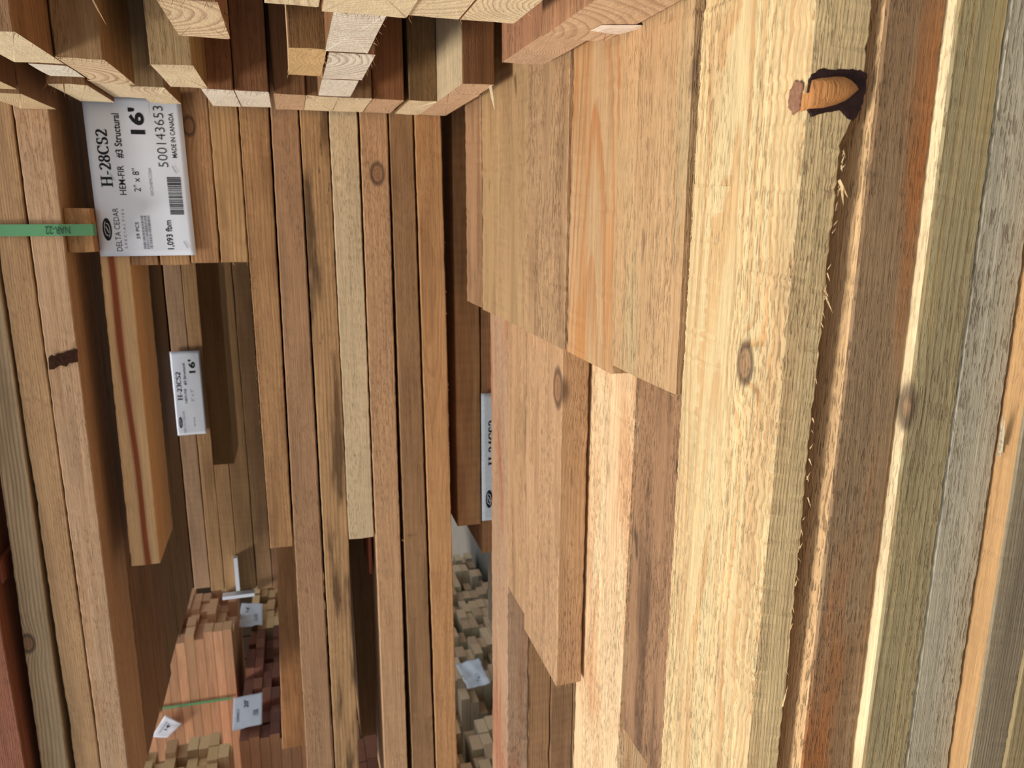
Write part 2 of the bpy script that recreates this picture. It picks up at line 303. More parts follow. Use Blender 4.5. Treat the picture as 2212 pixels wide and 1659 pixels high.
# ------------------------------------------------------------------ measured data (metres)
# key, label, group, x0, x1, (y front, y back, z bottom, z top) at each end, segments, edge wear, chips, wood
BOARDS = [
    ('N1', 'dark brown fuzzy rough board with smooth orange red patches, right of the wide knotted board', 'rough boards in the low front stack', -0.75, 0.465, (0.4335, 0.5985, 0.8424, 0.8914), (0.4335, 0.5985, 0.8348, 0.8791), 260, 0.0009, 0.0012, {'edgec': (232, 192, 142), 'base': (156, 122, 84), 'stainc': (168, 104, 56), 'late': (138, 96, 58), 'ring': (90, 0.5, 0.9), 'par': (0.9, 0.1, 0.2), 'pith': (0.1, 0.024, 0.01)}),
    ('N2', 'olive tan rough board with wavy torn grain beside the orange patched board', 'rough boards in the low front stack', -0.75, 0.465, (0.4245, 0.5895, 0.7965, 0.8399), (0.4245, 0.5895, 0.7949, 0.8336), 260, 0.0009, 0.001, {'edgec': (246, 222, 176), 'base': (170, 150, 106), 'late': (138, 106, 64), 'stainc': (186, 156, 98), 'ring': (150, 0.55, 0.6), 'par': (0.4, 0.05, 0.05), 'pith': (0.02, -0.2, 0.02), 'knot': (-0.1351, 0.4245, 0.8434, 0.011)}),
    ('N3', 'grey tan fuzzy board, second from the right edge of the photo', 'rough boards in the low front stack', -0.75, 0.465, (0.4252, 0.5902, 0.7496, 0.7947), (0.4252, 0.5902, 0.7521, 0.7934), 260, 0.0009, 0.0, {'base': (186, 174, 144), 'late': (160, 146, 114), 'stainc': (176, 160, 128), 'ring': (240, 0.3, 0.8), 'par': (0.5, 0.05, 0.05)}),
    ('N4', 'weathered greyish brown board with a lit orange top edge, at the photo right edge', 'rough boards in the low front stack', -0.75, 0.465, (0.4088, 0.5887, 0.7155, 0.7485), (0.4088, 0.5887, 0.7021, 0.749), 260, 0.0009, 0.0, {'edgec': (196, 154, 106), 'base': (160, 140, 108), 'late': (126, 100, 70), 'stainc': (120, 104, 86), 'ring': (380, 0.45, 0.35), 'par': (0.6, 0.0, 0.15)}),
    ('N5', 'olive brown board in the lower right corner of the photo', 'rough boards in the low front stack', -0.75, 0.465, (0.4073, 0.5873, 0.6692, 0.7143), (0.4073, 0.5873, 0.6572, 0.701), 260, 0.0009, 0.0, {'base': (158, 136, 92), 'ring': (300, 0.4, 0.35), 'par': (0.4, 0.0, 0.15)}),
    ('B0', 'widest board, cream and honey coloured, with a branch knot on its front edge', 'boards in the sunlit top layer', -0.7125, 0.465, (0.4429, 0.575, 0.905, 0.935), (0.4293, 0.5672, 0.905, 0.935), 300, 0.0014, 0.001, {'base': (222, 188, 132), 'late': (196, 138, 80), 'stainc': (190, 130, 82), 'ring': (420, 0.55, 0.62), 'par': (0.3, 0.03, 0.35), 'pith': (0.07, -0.12, 0.004), 'knot': (-0.1092, 0.4792, 0.935, 0.0085), 'wane': [(0.0, 0.0), (0.7537499999999999, 0.0), (0.7762499999999999, -0.009000000000000001), (0.7875000000000001, -0.012375), (1.1774999999999998, -0.012375)]}),
    ('T1', 'pinkish brown smooth board along the far edge of the sunlit layer', 'boards in the sunlit top layer', -0.1673, 0.675, (1.2948, 1.4115, 0.8885, 0.9354), (1.2948, 1.4115, 0.8885, 0.9354), 120, 0.0016, 0.0008, {'base': (168, 128, 88), 'ring': (300, 0.4, 0.3), 'par': (0.8, 0.05, 0.5)}),
    ('T2', 'straw coloured board with small black specks, second from the far edge of the sunlit layer', 'boards in the sunlit top layer', -0.1699, 0.675, (1.1817, 1.293, 0.8885, 0.9343), (1.1817, 1.293, 0.8885, 0.9343), 120, 0.0016, 0.0008, {'base': (184, 144, 98), 'ring': (420, 0.6, 0.4), 'par': (0.5, 0.0, 0.6)}),
    ('T3', 'honey board with orange grain lines, third from the far edge of the sunlit layer', 'boards in the sunlit top layer', -0.1676, 0.675, (1.0288, 1.1799, 0.8885, 0.935), (1.0288, 1.1799, 0.8885, 0.935), 120, 0.0016, 0.0008, {'base': (186, 145, 100), 'ring': (420, 0.6, 0.5), 'par': (0.5, 0.0, 0.6)}),
    ('T4', 'coarse torn grained tan board, fourth from the far edge of the sunlit layer', 'boards in the sunlit top layer', -0.1669, 0.675, (0.867, 1.027, 0.8885, 0.9358), (0.867, 1.027, 0.8885, 0.9358), 120, 0.0016, 0.0008, {'base': (188, 148, 102), 'late': (156, 112, 68), 'ring': (480, 0.55, 1.15), 'par': (0.6, 0.0, 0.4)}),
    ('T5', 'smooth planed board with an orange flame of grain and its end standing out furthest', 'boards in the sunlit top layer', -0.1684, 0.675, (0.7244, 0.8635, 0.8885, 0.9335), (0.7244, 0.8635, 0.8885, 0.9335), 120, 0.0016, 0.0008, {'base': (188, 148, 102), 'late': (172, 112, 64), 'stainc': (186, 130, 78), 'ring': (105, 0.85, 0.15), 'par': (0.9, 0.03, 0.35), 'pith': (0.06, -0.045, 0.05)}),
    ('T6', 'tan board with a green grey edge beside the wide knotted board', 'boards in the sunlit top layer', -0.1568, 0.675, (0.5823, 0.7226, 0.8885, 0.9361), (0.5823, 0.7226, 0.8885, 0.9361), 120, 0.0016, 0.0008, {'base': (194, 154, 104), 'late': (186, 132, 76), 'stainc': (176, 160, 118), 'ring': (260, 0.45, 0.55), 'par': (0.5, 0.05, 0.55), 'streak': (0, 0, 0)}),
    ('D1', 'narrow tan board with a clipped end beside the pinkish strip', 'boards of the second layer stepping down to the left', -0.711, 0.675, (1.194, 1.3035, 0.8412, 0.8848), (1.194, 1.3035, 0.8412, 0.8848), 70, 0.0016, 0.0, {'base': (188, 148, 104), 'ring': (380, 0.4, 0.6), 'par': (0.6, 0.05, 0.4)}),
    ('D2', 'tan board with a knot on its edge, ending in a diagonal corner below photo centre', 'boards of the second layer stepping down to the left', -0.7388, 0.675, (1.014, 1.191, 0.8427, 0.8855), (1.014, 1.191, 0.8427, 0.8855), 100, 0.0018, 0.001, {'base': (192, 152, 106), 'late': (166, 122, 70), 'ring': (420, 0.45, 0.7), 'par': (0.55, 0.05, 0.45), 'knot': (-0.2554, 1.0311, 0.8848, 0.016)}),
    ('P1', 'long pinkish weathered strip of board with a split edge, running down past photo centre', 'boards of the second layer stepping down to the left', -1.425, 0.675, (1.3088, 1.4287, 0.8405, 0.8851), (1.3088, 1.4287, 0.8405, 0.8851), 160, 0.0022, 0.0016, {'base': (186, 146, 112), 'late': (156, 104, 70), 'stainc': (168, 108, 78), 'ring': (330, 0.5, 0.6), 'par': (0.8, 0.05, 0.5)}),
    ('P2', 'brown board edge with cross saw marks, directly under the pinkish strip', 'boards of the second layer stepping down to the left', -1.425, 0.45, (1.3103, 1.4625, 0.7917, 0.8394), (1.3103, 1.4625, 0.7917, 0.8394), 60, 0.0014, 0.0, {'base': (170, 124, 80), 'ring': (300, 0.4, 0.3), 'par': (0.5, 0.55, 0.3)}),
    ('P3', 'brown board edge with swirling grain, second under the pinkish strip', 'boards of the second layer stepping down to the left', -1.425, 0.45, (1.3103, 1.4625, 0.7422, 0.7906), (1.3103, 1.4625, 0.7422, 0.7906), 60, 0.0014, 0.0, {'base': (164, 120, 76), 'ring': (300, 0.4, 0.3), 'par': (0.5, 0.55, 0.3)}),
    ('P4', 'brown board edge, third under the pinkish strip', 'boards of the second layer stepping down to the left', -1.425, 0.45, (1.3103, 1.4625, 0.686, 0.7408), (1.3103, 1.4625, 0.686, 0.7408), 60, 0.0014, 0.0, {'base': (170, 128, 84), 'ring': (300, 0.4, 0.3), 'par': (0.5, 0.55, 0.3)}),
    ('P5', 'brown board edge, lowest seen under the pinkish strip', 'boards of the second layer stepping down to the left', -1.425, 0.45, (1.3103, 1.4625, 0.635, 0.6845), (1.3103, 1.4625, 0.635, 0.6845), 60, 0.0014, 0.0, {'base': (150, 110, 70), 'ring': (300, 0.4, 0.3), 'par': (0.5, 0.55, 0.3)}),
    ('C1', 'pale cream board with orange streaks, lying one step below the tan knotted board', 'boards of the second layer stepping down to the left', -0.975, 0.525, (0.8841, 1.0563, 0.7865, 0.8375), (0.855, 1.0119, 0.7865, 0.8375), 160, 0.002, 0.0012, {'base': (232, 200, 146), 'late': (212, 152, 96), 'stainc': (206, 146, 98), 'ring': (300, 0.5, 0.75), 'par': (0.6, 0.05, 0.4)}),
    ('BR', 'brown mouldy board with black stains, ending at the bottom of the photo', 'boards of the second layer stepping down to the left', -0.7215, 0.525, (0.7006, 0.8728, 0.7865, 0.833), (0.7694, 0.8486, 0.7865, 0.833), 110, 0.0016, 0.0, {'base': (164, 124, 84), 'late': (132, 90, 58), 'stainc': (104, 76, 54), 'ring': (420, 0.5, 1.1), 'par': (1.0, 0.05, 1.3)}),
    ('C2', 'dark brown board edge under the pale cream board, near the bottom of the photo', 'boards of the second layer stepping down to the left', -0.975, 0.525, (0.9943, 1.187, 0.7355, 0.785), (0.9651, 1.1427, 0.7355, 0.785), 50, 0.0012, 0.0, {'base': (150, 106, 64), 'ring': (300, 0.4, 0.4)}),
    ('W1', 'brown board edge with a ragged pale rim, leftmost of the central wall', 'board edges in the central wall', -0.651, 0.6375, (1.4663, 1.6425, 1.2815, 1.3242), (1.4663, 1.6425, 1.2696, 1.3238), 160, 0.0011, 0.0012, {'base': (182, 134, 84), 'ring': (220, 0.4, 0.3), 'par': (0.9, 0.1, 0.2)}),
    ('W2', 'reddish tan board edge, second in the central wall', 'board edges in the central wall', -1.3125, 0.6375, (1.4663, 1.6425, 1.2296, 1.2844), (1.4663, 1.6425, 1.2239, 1.2677), 160, 0.0011, 0.0, {'base': (172, 130, 90), 'ring': (420, 0.25, 0.5), 'par': (0.3, 0.1, 0.1)}),
    ('W3', 'greyish brown board edge with dark blotches, third in the central wall', 'board edges in the central wall', -1.3125, 0.6375, (1.4663, 1.6425, 1.1737, 1.2243), (1.4663, 1.6425, 1.175, 1.222), 160, 0.0011, 0.0, {'base': (184, 142, 90), 'stainc': (104, 78, 50), 'ring': (150, 0.6, 0.3), 'par': (1.6, 0.1, 0.7)}),
    ('W4', 'pale cream board edge ending part way down the central wall', 'board edges in the central wall', -0.651, 0.6375, (1.4663, 1.6425, 1.1221, 1.1723), (1.4663, 1.6425, 1.1229, 1.1726), 160, 0.0011, 0.0, {'base': (212, 182, 144), 'late': (192, 156, 112), 'ring': (500, 0.15, 0.6), 'par': (0.1, 0.2, 0.1)}),
    ('W5', 'pinkish tan board edge with a round knot, right of the pale cream board edge', 'board edges in the central wall', -1.3125, 0.6375, (1.4663, 1.6425, 1.0698, 1.1199), (1.4663, 1.6425, 1.0683, 1.1179), 160, 0.0011, 0.0, {'base': (192, 148, 104), 'ring': (460, 0.25, 0.6), 'par': (0.25, 0.2, 0.1), 'knot': (0.0648, 1.4663, 1.0898, 0.011)}),
    ('W6', 'dark grey brown board edge with fine grain, sixth in the central wall', 'board edges in the central wall', -1.3125, 0.6375, (1.4663, 1.6425, 1.0097, 1.0595), (1.4663, 1.6425, 1.0259, 1.0665), 160, 0.0011, 0.0, {'base': (158, 116, 74), 'stainc': (116, 86, 58), 'ring': (460, 0.5, 0.3), 'par': (0.7, 0.05, 0.3)}),
    ('W7', 'orange tan board edge along the black gap, rightmost of the central wall', 'board edges in the central wall', -1.3125, 0.6375, (1.4663, 1.6425, 0.9566, 1.0048), (1.4663, 1.6425, 0.9736, 1.0241), 160, 0.0011, 0.0015, {'base': (192, 142, 84), 'ring': (330, 0.4, 0.3), 'par': (0.4, 0.05, 0.1)}),
    ('W1b', 'set back brown board ending near the bottom of the photo, behind the ragged rimmed board', 'board edges in the central wall', -1.2443, 0.6375, (1.65, 1.8262, 1.2845, 1.3405), (1.65, 1.8262, 1.2288, 1.2716), 160, 0.0011, 0.0, {'base': (176, 124, 68), 'ring': (120, 0.4, 0.2), 'par': (0.9, 0.05, 0.1)}),
    ('W4b', 'dark set back board in the slot below the pale cream board edge', 'board edges in the central wall', -1.2488, 0.6375, (1.65, 1.8262, 1.1184, 1.157), (1.65, 1.8262, 1.1124, 1.1755), 160, 0.0011, 0.0, {'base': (150, 106, 62), 'ring': (200, 0.4, 0.2)}),
    ('S', 'straw board edge with a red brown streak, ending above the dark recess', 'board edges above the central wall', -0.6578, 0.6375, (1.47, 1.6387, 1.5269, 1.5768), (1.47, 1.6387, 1.5139, 1.5581), 130, 0.0015, 0.0, {'base': (218, 176, 116), 'stainc': (140, 72, 38), 'late': (196, 140, 82), 'ring': (300, 0.35, 0.2), 'par': (0.0, 0.0, 0.1), 'streak': (0.0235, 0.0055, 1.4)}),
    ('L1', 'board edge mostly covered by the large white paper label, next to the streaked board', 'board edges above the central wall', -0.096, 0.6375, (1.4715, 1.6425, 1.4762, 1.5193), (1.4715, 1.6425, 1.466, 1.5091), 60, 0.0013, 0.0, {'base': (180, 132, 84), 'ring': (180, 0.6, 0.25), 'par': (0.6, 0.05, 0.2)}),
    ('L2', 'board edge half covered by the right side of the large white label', 'board edges above the central wall', -0.096, 0.6375, (1.4715, 1.6425, 1.4253, 1.4737), (1.4715, 1.6425, 1.4185, 1.4669), 60, 0.0013, 0.0, {'base': (190, 140, 90), 'ring': (180, 0.6, 0.25), 'par': (0.6, 0.05, 0.2)}),
    ('L3', 'brown board edge with a small knot beside the large white label', 'board edges above the central wall', -0.093, 0.6375, (1.4715, 1.6425, 1.3751, 1.4228), (1.4715, 1.6425, 1.3718, 1.4194), 60, 0.0013, 0.0, {'base': (184, 138, 88), 'ring': (180, 0.6, 0.25), 'par': (0.6, 0.05, 0.2), 'knot': (0.1393, 1.4715, 1.407, 0.009)}),
    ('L4', 'grey streaked tan board edge between the white label side and the central wall', 'board edges above the central wall', -0.093, 0.6375, (1.4715, 1.6425, 1.3261, 1.3726), (1.4715, 1.6425, 1.3261, 1.3726), 60, 0.0013, 0.0, {'base': (190, 148, 94), 'ring': (180, 0.6, 0.25), 'par': (0.6, 0.05, 0.2)}),
    ('Q1', 'square brown board edge with cross saw marks inside the black gap', 'boards seen in the black gap', -0.6638, 0.6375, (1.5, 1.665, 0.8889, 0.9406), (1.5, 1.665, 0.8889, 0.9406), 50, 0.001, 0.0, {'base': (184, 134, 80), 'ring': (260, 0.4, 0.2), 'par': (0.4, 0.7, 0.1)}),
    ('Q2', 'brown board edge behind the speckled label in the black gap', 'boards seen in the black gap', -0.7335, 0.6375, (1.5, 1.665, 0.836, 0.8874), (1.5, 1.665, 0.836, 0.8874), 50, 0.001, 0.0, {'base': (168, 120, 72), 'ring': (260, 0.4, 0.2), 'par': (0.4, 0.7, 0.1)}),
    ('Q3', 'pale whitish board edge below the speckled label in the black gap', 'boards seen in the black gap', -0.99, 0.6375, (1.5, 1.665, 0.7812, 0.8345), (1.5, 1.665, 0.7812, 0.8345), 50, 0.001, 0.0, {'base': (222, 208, 186), 'ring': (260, 0.4, 0.2), 'par': (0.4, 0.2, 0.1)}),
    ('Q4', 'cream board end just below the square brown board in the black gap', 'boards seen in the black gap', -0.7425, 0.6375, (1.9125, 2.0775, 0.8938, 0.9425), (1.9125, 2.0775, 0.8938, 0.9425), 50, 0.001, 0.0, {'base': (226, 190, 140), 'ring': (260, 0.4, 0.2), 'par': (0.4, 0.2, 0.1)}),
    ('U1', 'pinkish tan board edge with a dark bark pocket, lowest front board of the upper bundle', 'boards of the upper bundle', -1.1475, 0.6375, (1.425, 1.5862, 1.6128, 1.6591), (1.425, 1.5862, 1.6064, 1.6567), 160, 0.0012, 0.0, {'base': (194, 156, 112), 'late': (176, 130, 86), 'ring': (240, 0.45, 0.5), 'par': (0.25, 0.0, 0.1)}),
    ('U2', 'tan board edge with dark wane at its lower end, second board of the upper bundle', 'boards of the upper bundle', -1.1475, 0.6375, (1.425, 1.5862, 1.6607, 1.702), (1.425, 1.5862, 1.6579, 1.7051), 160, 0.0012, 0.002, {'base': (196, 152, 100), 'late': (164, 116, 66), 'ring': (260, 0.4, 0.4), 'par': (0.5, 0.0, 0.3)}),
    ('U3', 'weathered grey board edge with wavy grain, in the lower left of the photo', 'boards of the upper bundle', -1.1475, 0.6375, (1.425, 1.5862, 1.7139, 1.7591), (1.425, 1.5862, 1.7062, 1.7432), 160, 0.0012, 0.0, {'base': (196, 168, 124), 'late': (140, 106, 66), 'ring': (190, 0.75, 0.2), 'par': (0.4, 0.0, 0.1), 'pith': (-0.05, -0.05, 0.02), 'knot': (-0.7641, 1.425, 1.7493, 0.01)}),
    ('U4', 'red brown rough board at the left edge of the photo, lower corner', 'boards of the upper bundle', -1.1475, 0.225, (1.395, 1.5525, 1.7726, 1.8236), (1.395, 1.5525, 1.7821, 1.8331), 90, 0.0012, 0.0, {'base': (160, 92, 62), 'late': (118, 60, 40), 'ring': (300, 0.5, 0.6), 'par': (0.4, 0.0, 0.1)}),
    ('U5', 'dark board in the gap beside the red brown board, at the photo left edge', 'boards of the upper bundle', -1.1475, 0.6375, (1.5938, 1.725, 1.769, 1.85), (1.5938, 1.725, 1.769, 1.85), 20, 0.001, 0.0, {'base': (84, 60, 44)}),  # dark backing board added so the gap shows shade instead of sky
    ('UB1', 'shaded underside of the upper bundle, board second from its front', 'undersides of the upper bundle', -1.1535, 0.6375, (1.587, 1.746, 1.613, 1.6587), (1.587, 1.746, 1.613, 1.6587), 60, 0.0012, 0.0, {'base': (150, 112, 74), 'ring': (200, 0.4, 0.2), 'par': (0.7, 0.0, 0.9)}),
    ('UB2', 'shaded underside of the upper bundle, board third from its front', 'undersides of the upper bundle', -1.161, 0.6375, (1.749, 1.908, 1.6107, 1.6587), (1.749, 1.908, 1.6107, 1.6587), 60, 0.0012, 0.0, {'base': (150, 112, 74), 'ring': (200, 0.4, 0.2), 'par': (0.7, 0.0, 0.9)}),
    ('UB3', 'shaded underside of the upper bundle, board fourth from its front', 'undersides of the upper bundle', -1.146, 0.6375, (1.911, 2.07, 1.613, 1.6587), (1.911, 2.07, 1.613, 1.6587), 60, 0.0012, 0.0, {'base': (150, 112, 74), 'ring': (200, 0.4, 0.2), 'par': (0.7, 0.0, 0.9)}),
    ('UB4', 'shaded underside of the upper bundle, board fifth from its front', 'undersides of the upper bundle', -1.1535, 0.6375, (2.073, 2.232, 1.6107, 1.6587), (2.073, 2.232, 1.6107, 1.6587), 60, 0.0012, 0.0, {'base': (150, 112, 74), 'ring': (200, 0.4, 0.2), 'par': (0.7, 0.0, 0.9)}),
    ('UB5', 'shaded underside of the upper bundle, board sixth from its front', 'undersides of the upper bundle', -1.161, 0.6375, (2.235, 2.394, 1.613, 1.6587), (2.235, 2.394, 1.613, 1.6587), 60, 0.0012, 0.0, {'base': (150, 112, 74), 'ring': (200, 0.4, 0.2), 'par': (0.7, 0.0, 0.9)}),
    ('E0a', 'board with a pale cut end at the left edge of the photo, upper corner', 'boards of the upper bundle', 0.1537, 0.7125, (1.2488, 1.4227, 1.5958, 1.6475), (1.2488, 1.4227, 1.5958, 1.6475), 12, 0.001, 0.0, {'base': (150, 108, 70), 'endc': (232, 204, 160)}),
    ('E0b', 'shaded board in the left upper corner, beside the pale cut end', 'boards of the upper bundle', 0.159, 0.7125, (1.065, 1.245, 1.5973, 1.6475), (1.065, 1.245, 1.5973, 1.6475), 12, 0.001, 0.0, {'base': (146, 104, 68)}),
    ('R01', 'large pale cut end in the upper left corner, with a grey front face', 'boards whose pale cut ends show along the top of the photo', 0.1703, 0.75, (0.9135, 1.0913, 1.4998, 1.5537), (0.9135, 1.0913, 1.4998, 1.5537), 14, 0.0011, 0.0, {'base': (160, 118, 78), 'endc': (246, 224, 184), 'ring': (240, 0.4, 0.5, 0.12), 'par': (0.5, 0.15, 0.1)}),
    ('R02', 'narrow white cut end squeezed behind the large pale one in the upper left', 'boards whose pale cut ends show along the top of the photo', 0.1703, 0.75, (1.1025, 1.1925, 1.5012, 1.5425), (1.1025, 1.1925, 1.5012, 1.5425), 14, 0.0011, 0.0, {'base': (150, 106, 66), 'endc': (252, 242, 222), 'ring': (200, 0.4, 0.5, 0.1), 'par': (0.5, 0.15, 0.1)}),
    ('R03', 'cut end with pink swirling rings, just above the large white label', 'boards whose pale cut ends show along the top of the photo', 0.1703, 0.75, (1.0448, 1.2375, 1.4472, 1.4983), (1.0448, 1.2375, 1.4472, 1.4983), 14, 0.0011, 0.0, {'base': (168, 130, 84), 'endc': (240, 212, 172), 'ring': (75, 0.4, 0.5, 0.95), 'par': (0.5, 0.15, 0.1)}),
    ('R04', 'pale smooth cut end overlapping the left corner of the large white label', 'boards whose pale cut ends show along the top of the photo', 0.1703, 0.75, (1.26, 1.446, 1.5155, 1.565), (1.26, 1.446, 1.5155, 1.565), 14, 0.0011, 0.0, {'base': (150, 106, 64), 'endc': (246, 224, 184), 'ring': (160, 0.4, 0.5, 0.12), 'par': (0.5, 0.15, 0.1)}),
    ('R05', 'big cut end with wavy brown rings hanging alone near the top edge', 'boards whose pale cut ends show along the top of the photo', 0.1703, 0.75, (0.7388, 0.8858, 1.2984, 1.3464), (0.7388, 0.8858, 1.2984, 1.3464), 14, 0.0011, 0.0, {'base': (158, 110, 66), 'endc': (240, 212, 172), 'ring': (85, 0.4, 0.5, 0.9), 'par': (0.5, 0.15, 0.1), 'pith': (0.05, 0.07, 0.0)}),
    ('R06', 'tan cut end above a fine lined grey board face', 'boards whose pale cut ends show along the top of the photo', 0.1703, 0.75, (1.0597, 1.2412, 1.3527, 1.4015), (1.0597, 1.2412, 1.3527, 1.4015), 14, 0.0011, 0.0, {'base': (176, 144, 98), 'endc': (246, 224, 184), 'ring': (190, 0.4, 0.5, 0.35), 'par': (0.5, 0.15, 0.1)}),
    ('R07', 'cut end with looped rings overlapping the right end of the white label', 'boards whose pale cut ends show along the top of the photo', 0.1703, 0.75, (1.254, 1.437, 1.4127, 1.4585), (1.254, 1.437, 1.4127, 1.4585), 14, 0.0011, 0.0, {'base': (150, 118, 78), 'endc': (246, 224, 184), 'ring': (90, 0.4, 0.5, 0.75), 'par': (0.5, 0.15, 0.1)}),
    ('R08', 'pale torn cut end, first of the pair left of the black slot', 'boards whose pale cut ends show along the top of the photo', 0.1703, 0.75, (1.248, 1.4438, 1.3186, 1.3633), (1.248, 1.4438, 1.3186, 1.3633), 14, 0.0011, 0.0, {'base': (150, 98, 54), 'endc': (252, 242, 222), 'ring': (200, 0.4, 0.5, 0.1), 'par': (0.5, 0.15, 0.1)}),
    ('R09', 'pale square cut end, second of the pair beside the black slot', 'boards whose pale cut ends show along the top of the photo', 0.1703, 0.75, (1.2525, 1.44, 1.2684, 1.3164), (1.2525, 1.44, 1.2684, 1.3164), 14, 0.0011, 0.0, {'base': (138, 90, 50), 'endc': (252, 242, 222), 'ring': (150, 0.4, 0.5, 0.3), 'par': (0.5, 0.15, 0.1)}),
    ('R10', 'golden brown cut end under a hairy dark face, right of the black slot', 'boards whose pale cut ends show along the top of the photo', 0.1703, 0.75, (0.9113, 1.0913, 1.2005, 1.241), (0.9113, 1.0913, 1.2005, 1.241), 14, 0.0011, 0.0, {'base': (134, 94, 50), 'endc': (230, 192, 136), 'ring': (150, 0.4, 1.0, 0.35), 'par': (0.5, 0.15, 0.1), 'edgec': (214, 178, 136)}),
    ('R11', 'white cut end with wide wavy rings, upper one of the bright pair', 'boards whose pale cut ends show along the top of the photo', 0.1703, 0.75, (0.7425, 0.921, 1.1555, 1.202), (0.7425, 0.921, 1.1555, 1.202), 14, 0.0011, 0.0, {'base': (150, 104, 60), 'endc': (252, 242, 222), 'ring': (150, 0.4, 0.5, 0.75), 'par': (0.5, 0.15, 0.1), 'pith': (-0.02, 0.02, 0.0)}),
    ('R12', 'white cut end with zigzag rings and tiny drips, lower one of the bright pair', 'boards whose pale cut ends show along the top of the photo', 0.1703, 0.75, (0.927, 1.1063, 1.1465, 1.1975), (0.927, 1.1063, 1.1465, 1.1975), 14, 0.0011, 0.0, {'base': (150, 104, 60), 'endc': (252, 242, 222), 'ring': (110, 0.4, 0.5, 0.85), 'par': (0.5, 0.15, 0.1), 'pith': (0.05, 0.11, 0.0)}),
    ('R13', 'reddish cut end at the foot of the hairy dark face', 'boards whose pale cut ends show along the top of the photo', 0.1703, 0.75, (1.2675, 1.4587, 1.2155, 1.262), (1.2675, 1.4587, 1.2155, 1.262), 14, 0.0011, 0.0, {'base': (130, 88, 48), 'endc': (226, 188, 150), 'ring': (120, 0.4, 1.0, 0.5), 'par': (0.5, 0.15, 0.1)}),
    ('R14', 'cream cut end, second in the low row over the central wall', 'boards whose pale cut ends show along the top of the photo', 0.1703, 0.75, (1.275, 1.4587, 1.166, 1.2144), (1.275, 1.4587, 1.166, 1.2144), 14, 0.0011, 0.0, {'base': (140, 98, 58), 'endc': (246, 224, 184), 'ring': (140, 0.4, 0.5, 0.3), 'par': (0.5, 0.15, 0.1)}),
    ('R15', 'cream cut end, third in the low row over the central wall', 'boards whose pale cut ends show along the top of the photo', 0.1703, 0.75, (1.278, 1.455, 1.1135, 1.1649), (1.278, 1.455, 1.1135, 1.1649), 14, 0.0011, 0.0, {'base': (144, 104, 64), 'endc': (246, 224, 184), 'ring': (140, 0.4, 0.5, 0.3), 'par': (0.5, 0.15, 0.1)}),
    ('R16', 'pinkish cut end below an orange brown face, fourth in the low row', 'boards whose pale cut ends show along the top of the photo', 0.1703, 0.75, (1.2825, 1.4565, 1.0633, 1.1124), (1.2825, 1.4565, 1.0633, 1.1124), 14, 0.0011, 0.0, {'base': (146, 92, 48), 'endc': (226, 188, 150), 'ring': (170, 0.4, 0.5, 0.6), 'par': (0.5, 0.15, 0.1)}),
    ('R17', 'cut end under an olive brown face beside the narrow black slot', 'boards whose pale cut ends show along the top of the photo', 0.1703, 0.75, (1.2825, 1.4647, 1.01, 1.0557), (1.2825, 1.4647, 1.01, 1.0557), 14, 0.0011, 0.0, {'base': (136, 102, 60), 'endc': (246, 224, 184), 'ring': (150, 0.4, 0.5, 0.3), 'par': (0.5, 0.15, 0.1)}),
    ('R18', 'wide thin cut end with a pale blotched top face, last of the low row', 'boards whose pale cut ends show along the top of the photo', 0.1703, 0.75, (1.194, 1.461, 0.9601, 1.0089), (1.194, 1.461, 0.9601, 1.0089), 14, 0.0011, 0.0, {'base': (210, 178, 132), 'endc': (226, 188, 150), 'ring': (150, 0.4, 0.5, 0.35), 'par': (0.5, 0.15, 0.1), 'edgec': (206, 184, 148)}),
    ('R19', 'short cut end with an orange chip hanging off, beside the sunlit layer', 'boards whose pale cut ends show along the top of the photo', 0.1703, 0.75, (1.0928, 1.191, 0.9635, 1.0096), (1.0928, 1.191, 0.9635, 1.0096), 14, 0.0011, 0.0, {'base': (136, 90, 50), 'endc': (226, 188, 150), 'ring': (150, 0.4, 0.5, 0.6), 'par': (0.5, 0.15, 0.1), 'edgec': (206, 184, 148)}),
    ('R20', 'cut end with fine dense rings and a fuzzy reddish face, resting on the sunlit layer', 'boards whose pale cut ends show along the top of the photo', 0.1699, 0.75, (0.75, 0.927, 0.9463, 0.9988), (0.75, 0.927, 0.9463, 0.9988), 14, 0.0011, 0.0, {'base': (176, 122, 80), 'endc': (226, 188, 150), 'ring': (330, 0.4, 1.0, 0.55), 'par': (0.5, 0.15, 0.1), 'pith': (0.12, 0.08, 0.0)}),
    ('R21', 'large cut end with broad brown rings and a pale chipped patch', 'boards whose pale cut ends show along the top of the photo', 0.162, 0.75, (0.5737, 0.75, 0.941, 1.0063), (0.5737, 0.75, 0.941, 1.0063), 14, 0.0011, 0.0, {'base': (186, 132, 88), 'endc': (226, 188, 150), 'ring': (80, 0.4, 0.5, 0.75), 'par': (0.5, 0.15, 0.1), 'pith': (0.16, 0.1, 0.0)}),
    ('R22', 'cream cut end with a bullseye of rings at the top edge', 'boards whose pale cut ends show along the top of the photo', 0.1703, 0.75, (0.5625, 0.741, 1.0362, 1.088), (0.5625, 0.741, 1.0362, 1.088), 14, 0.0011, 0.0, {'base': (180, 130, 86), 'endc': (246, 224, 184), 'ring': (190, 0.4, 0.5, 0.75), 'par': (0.5, 0.15, 0.1), 'pith': (0.1, -0.03, 0.0)}),
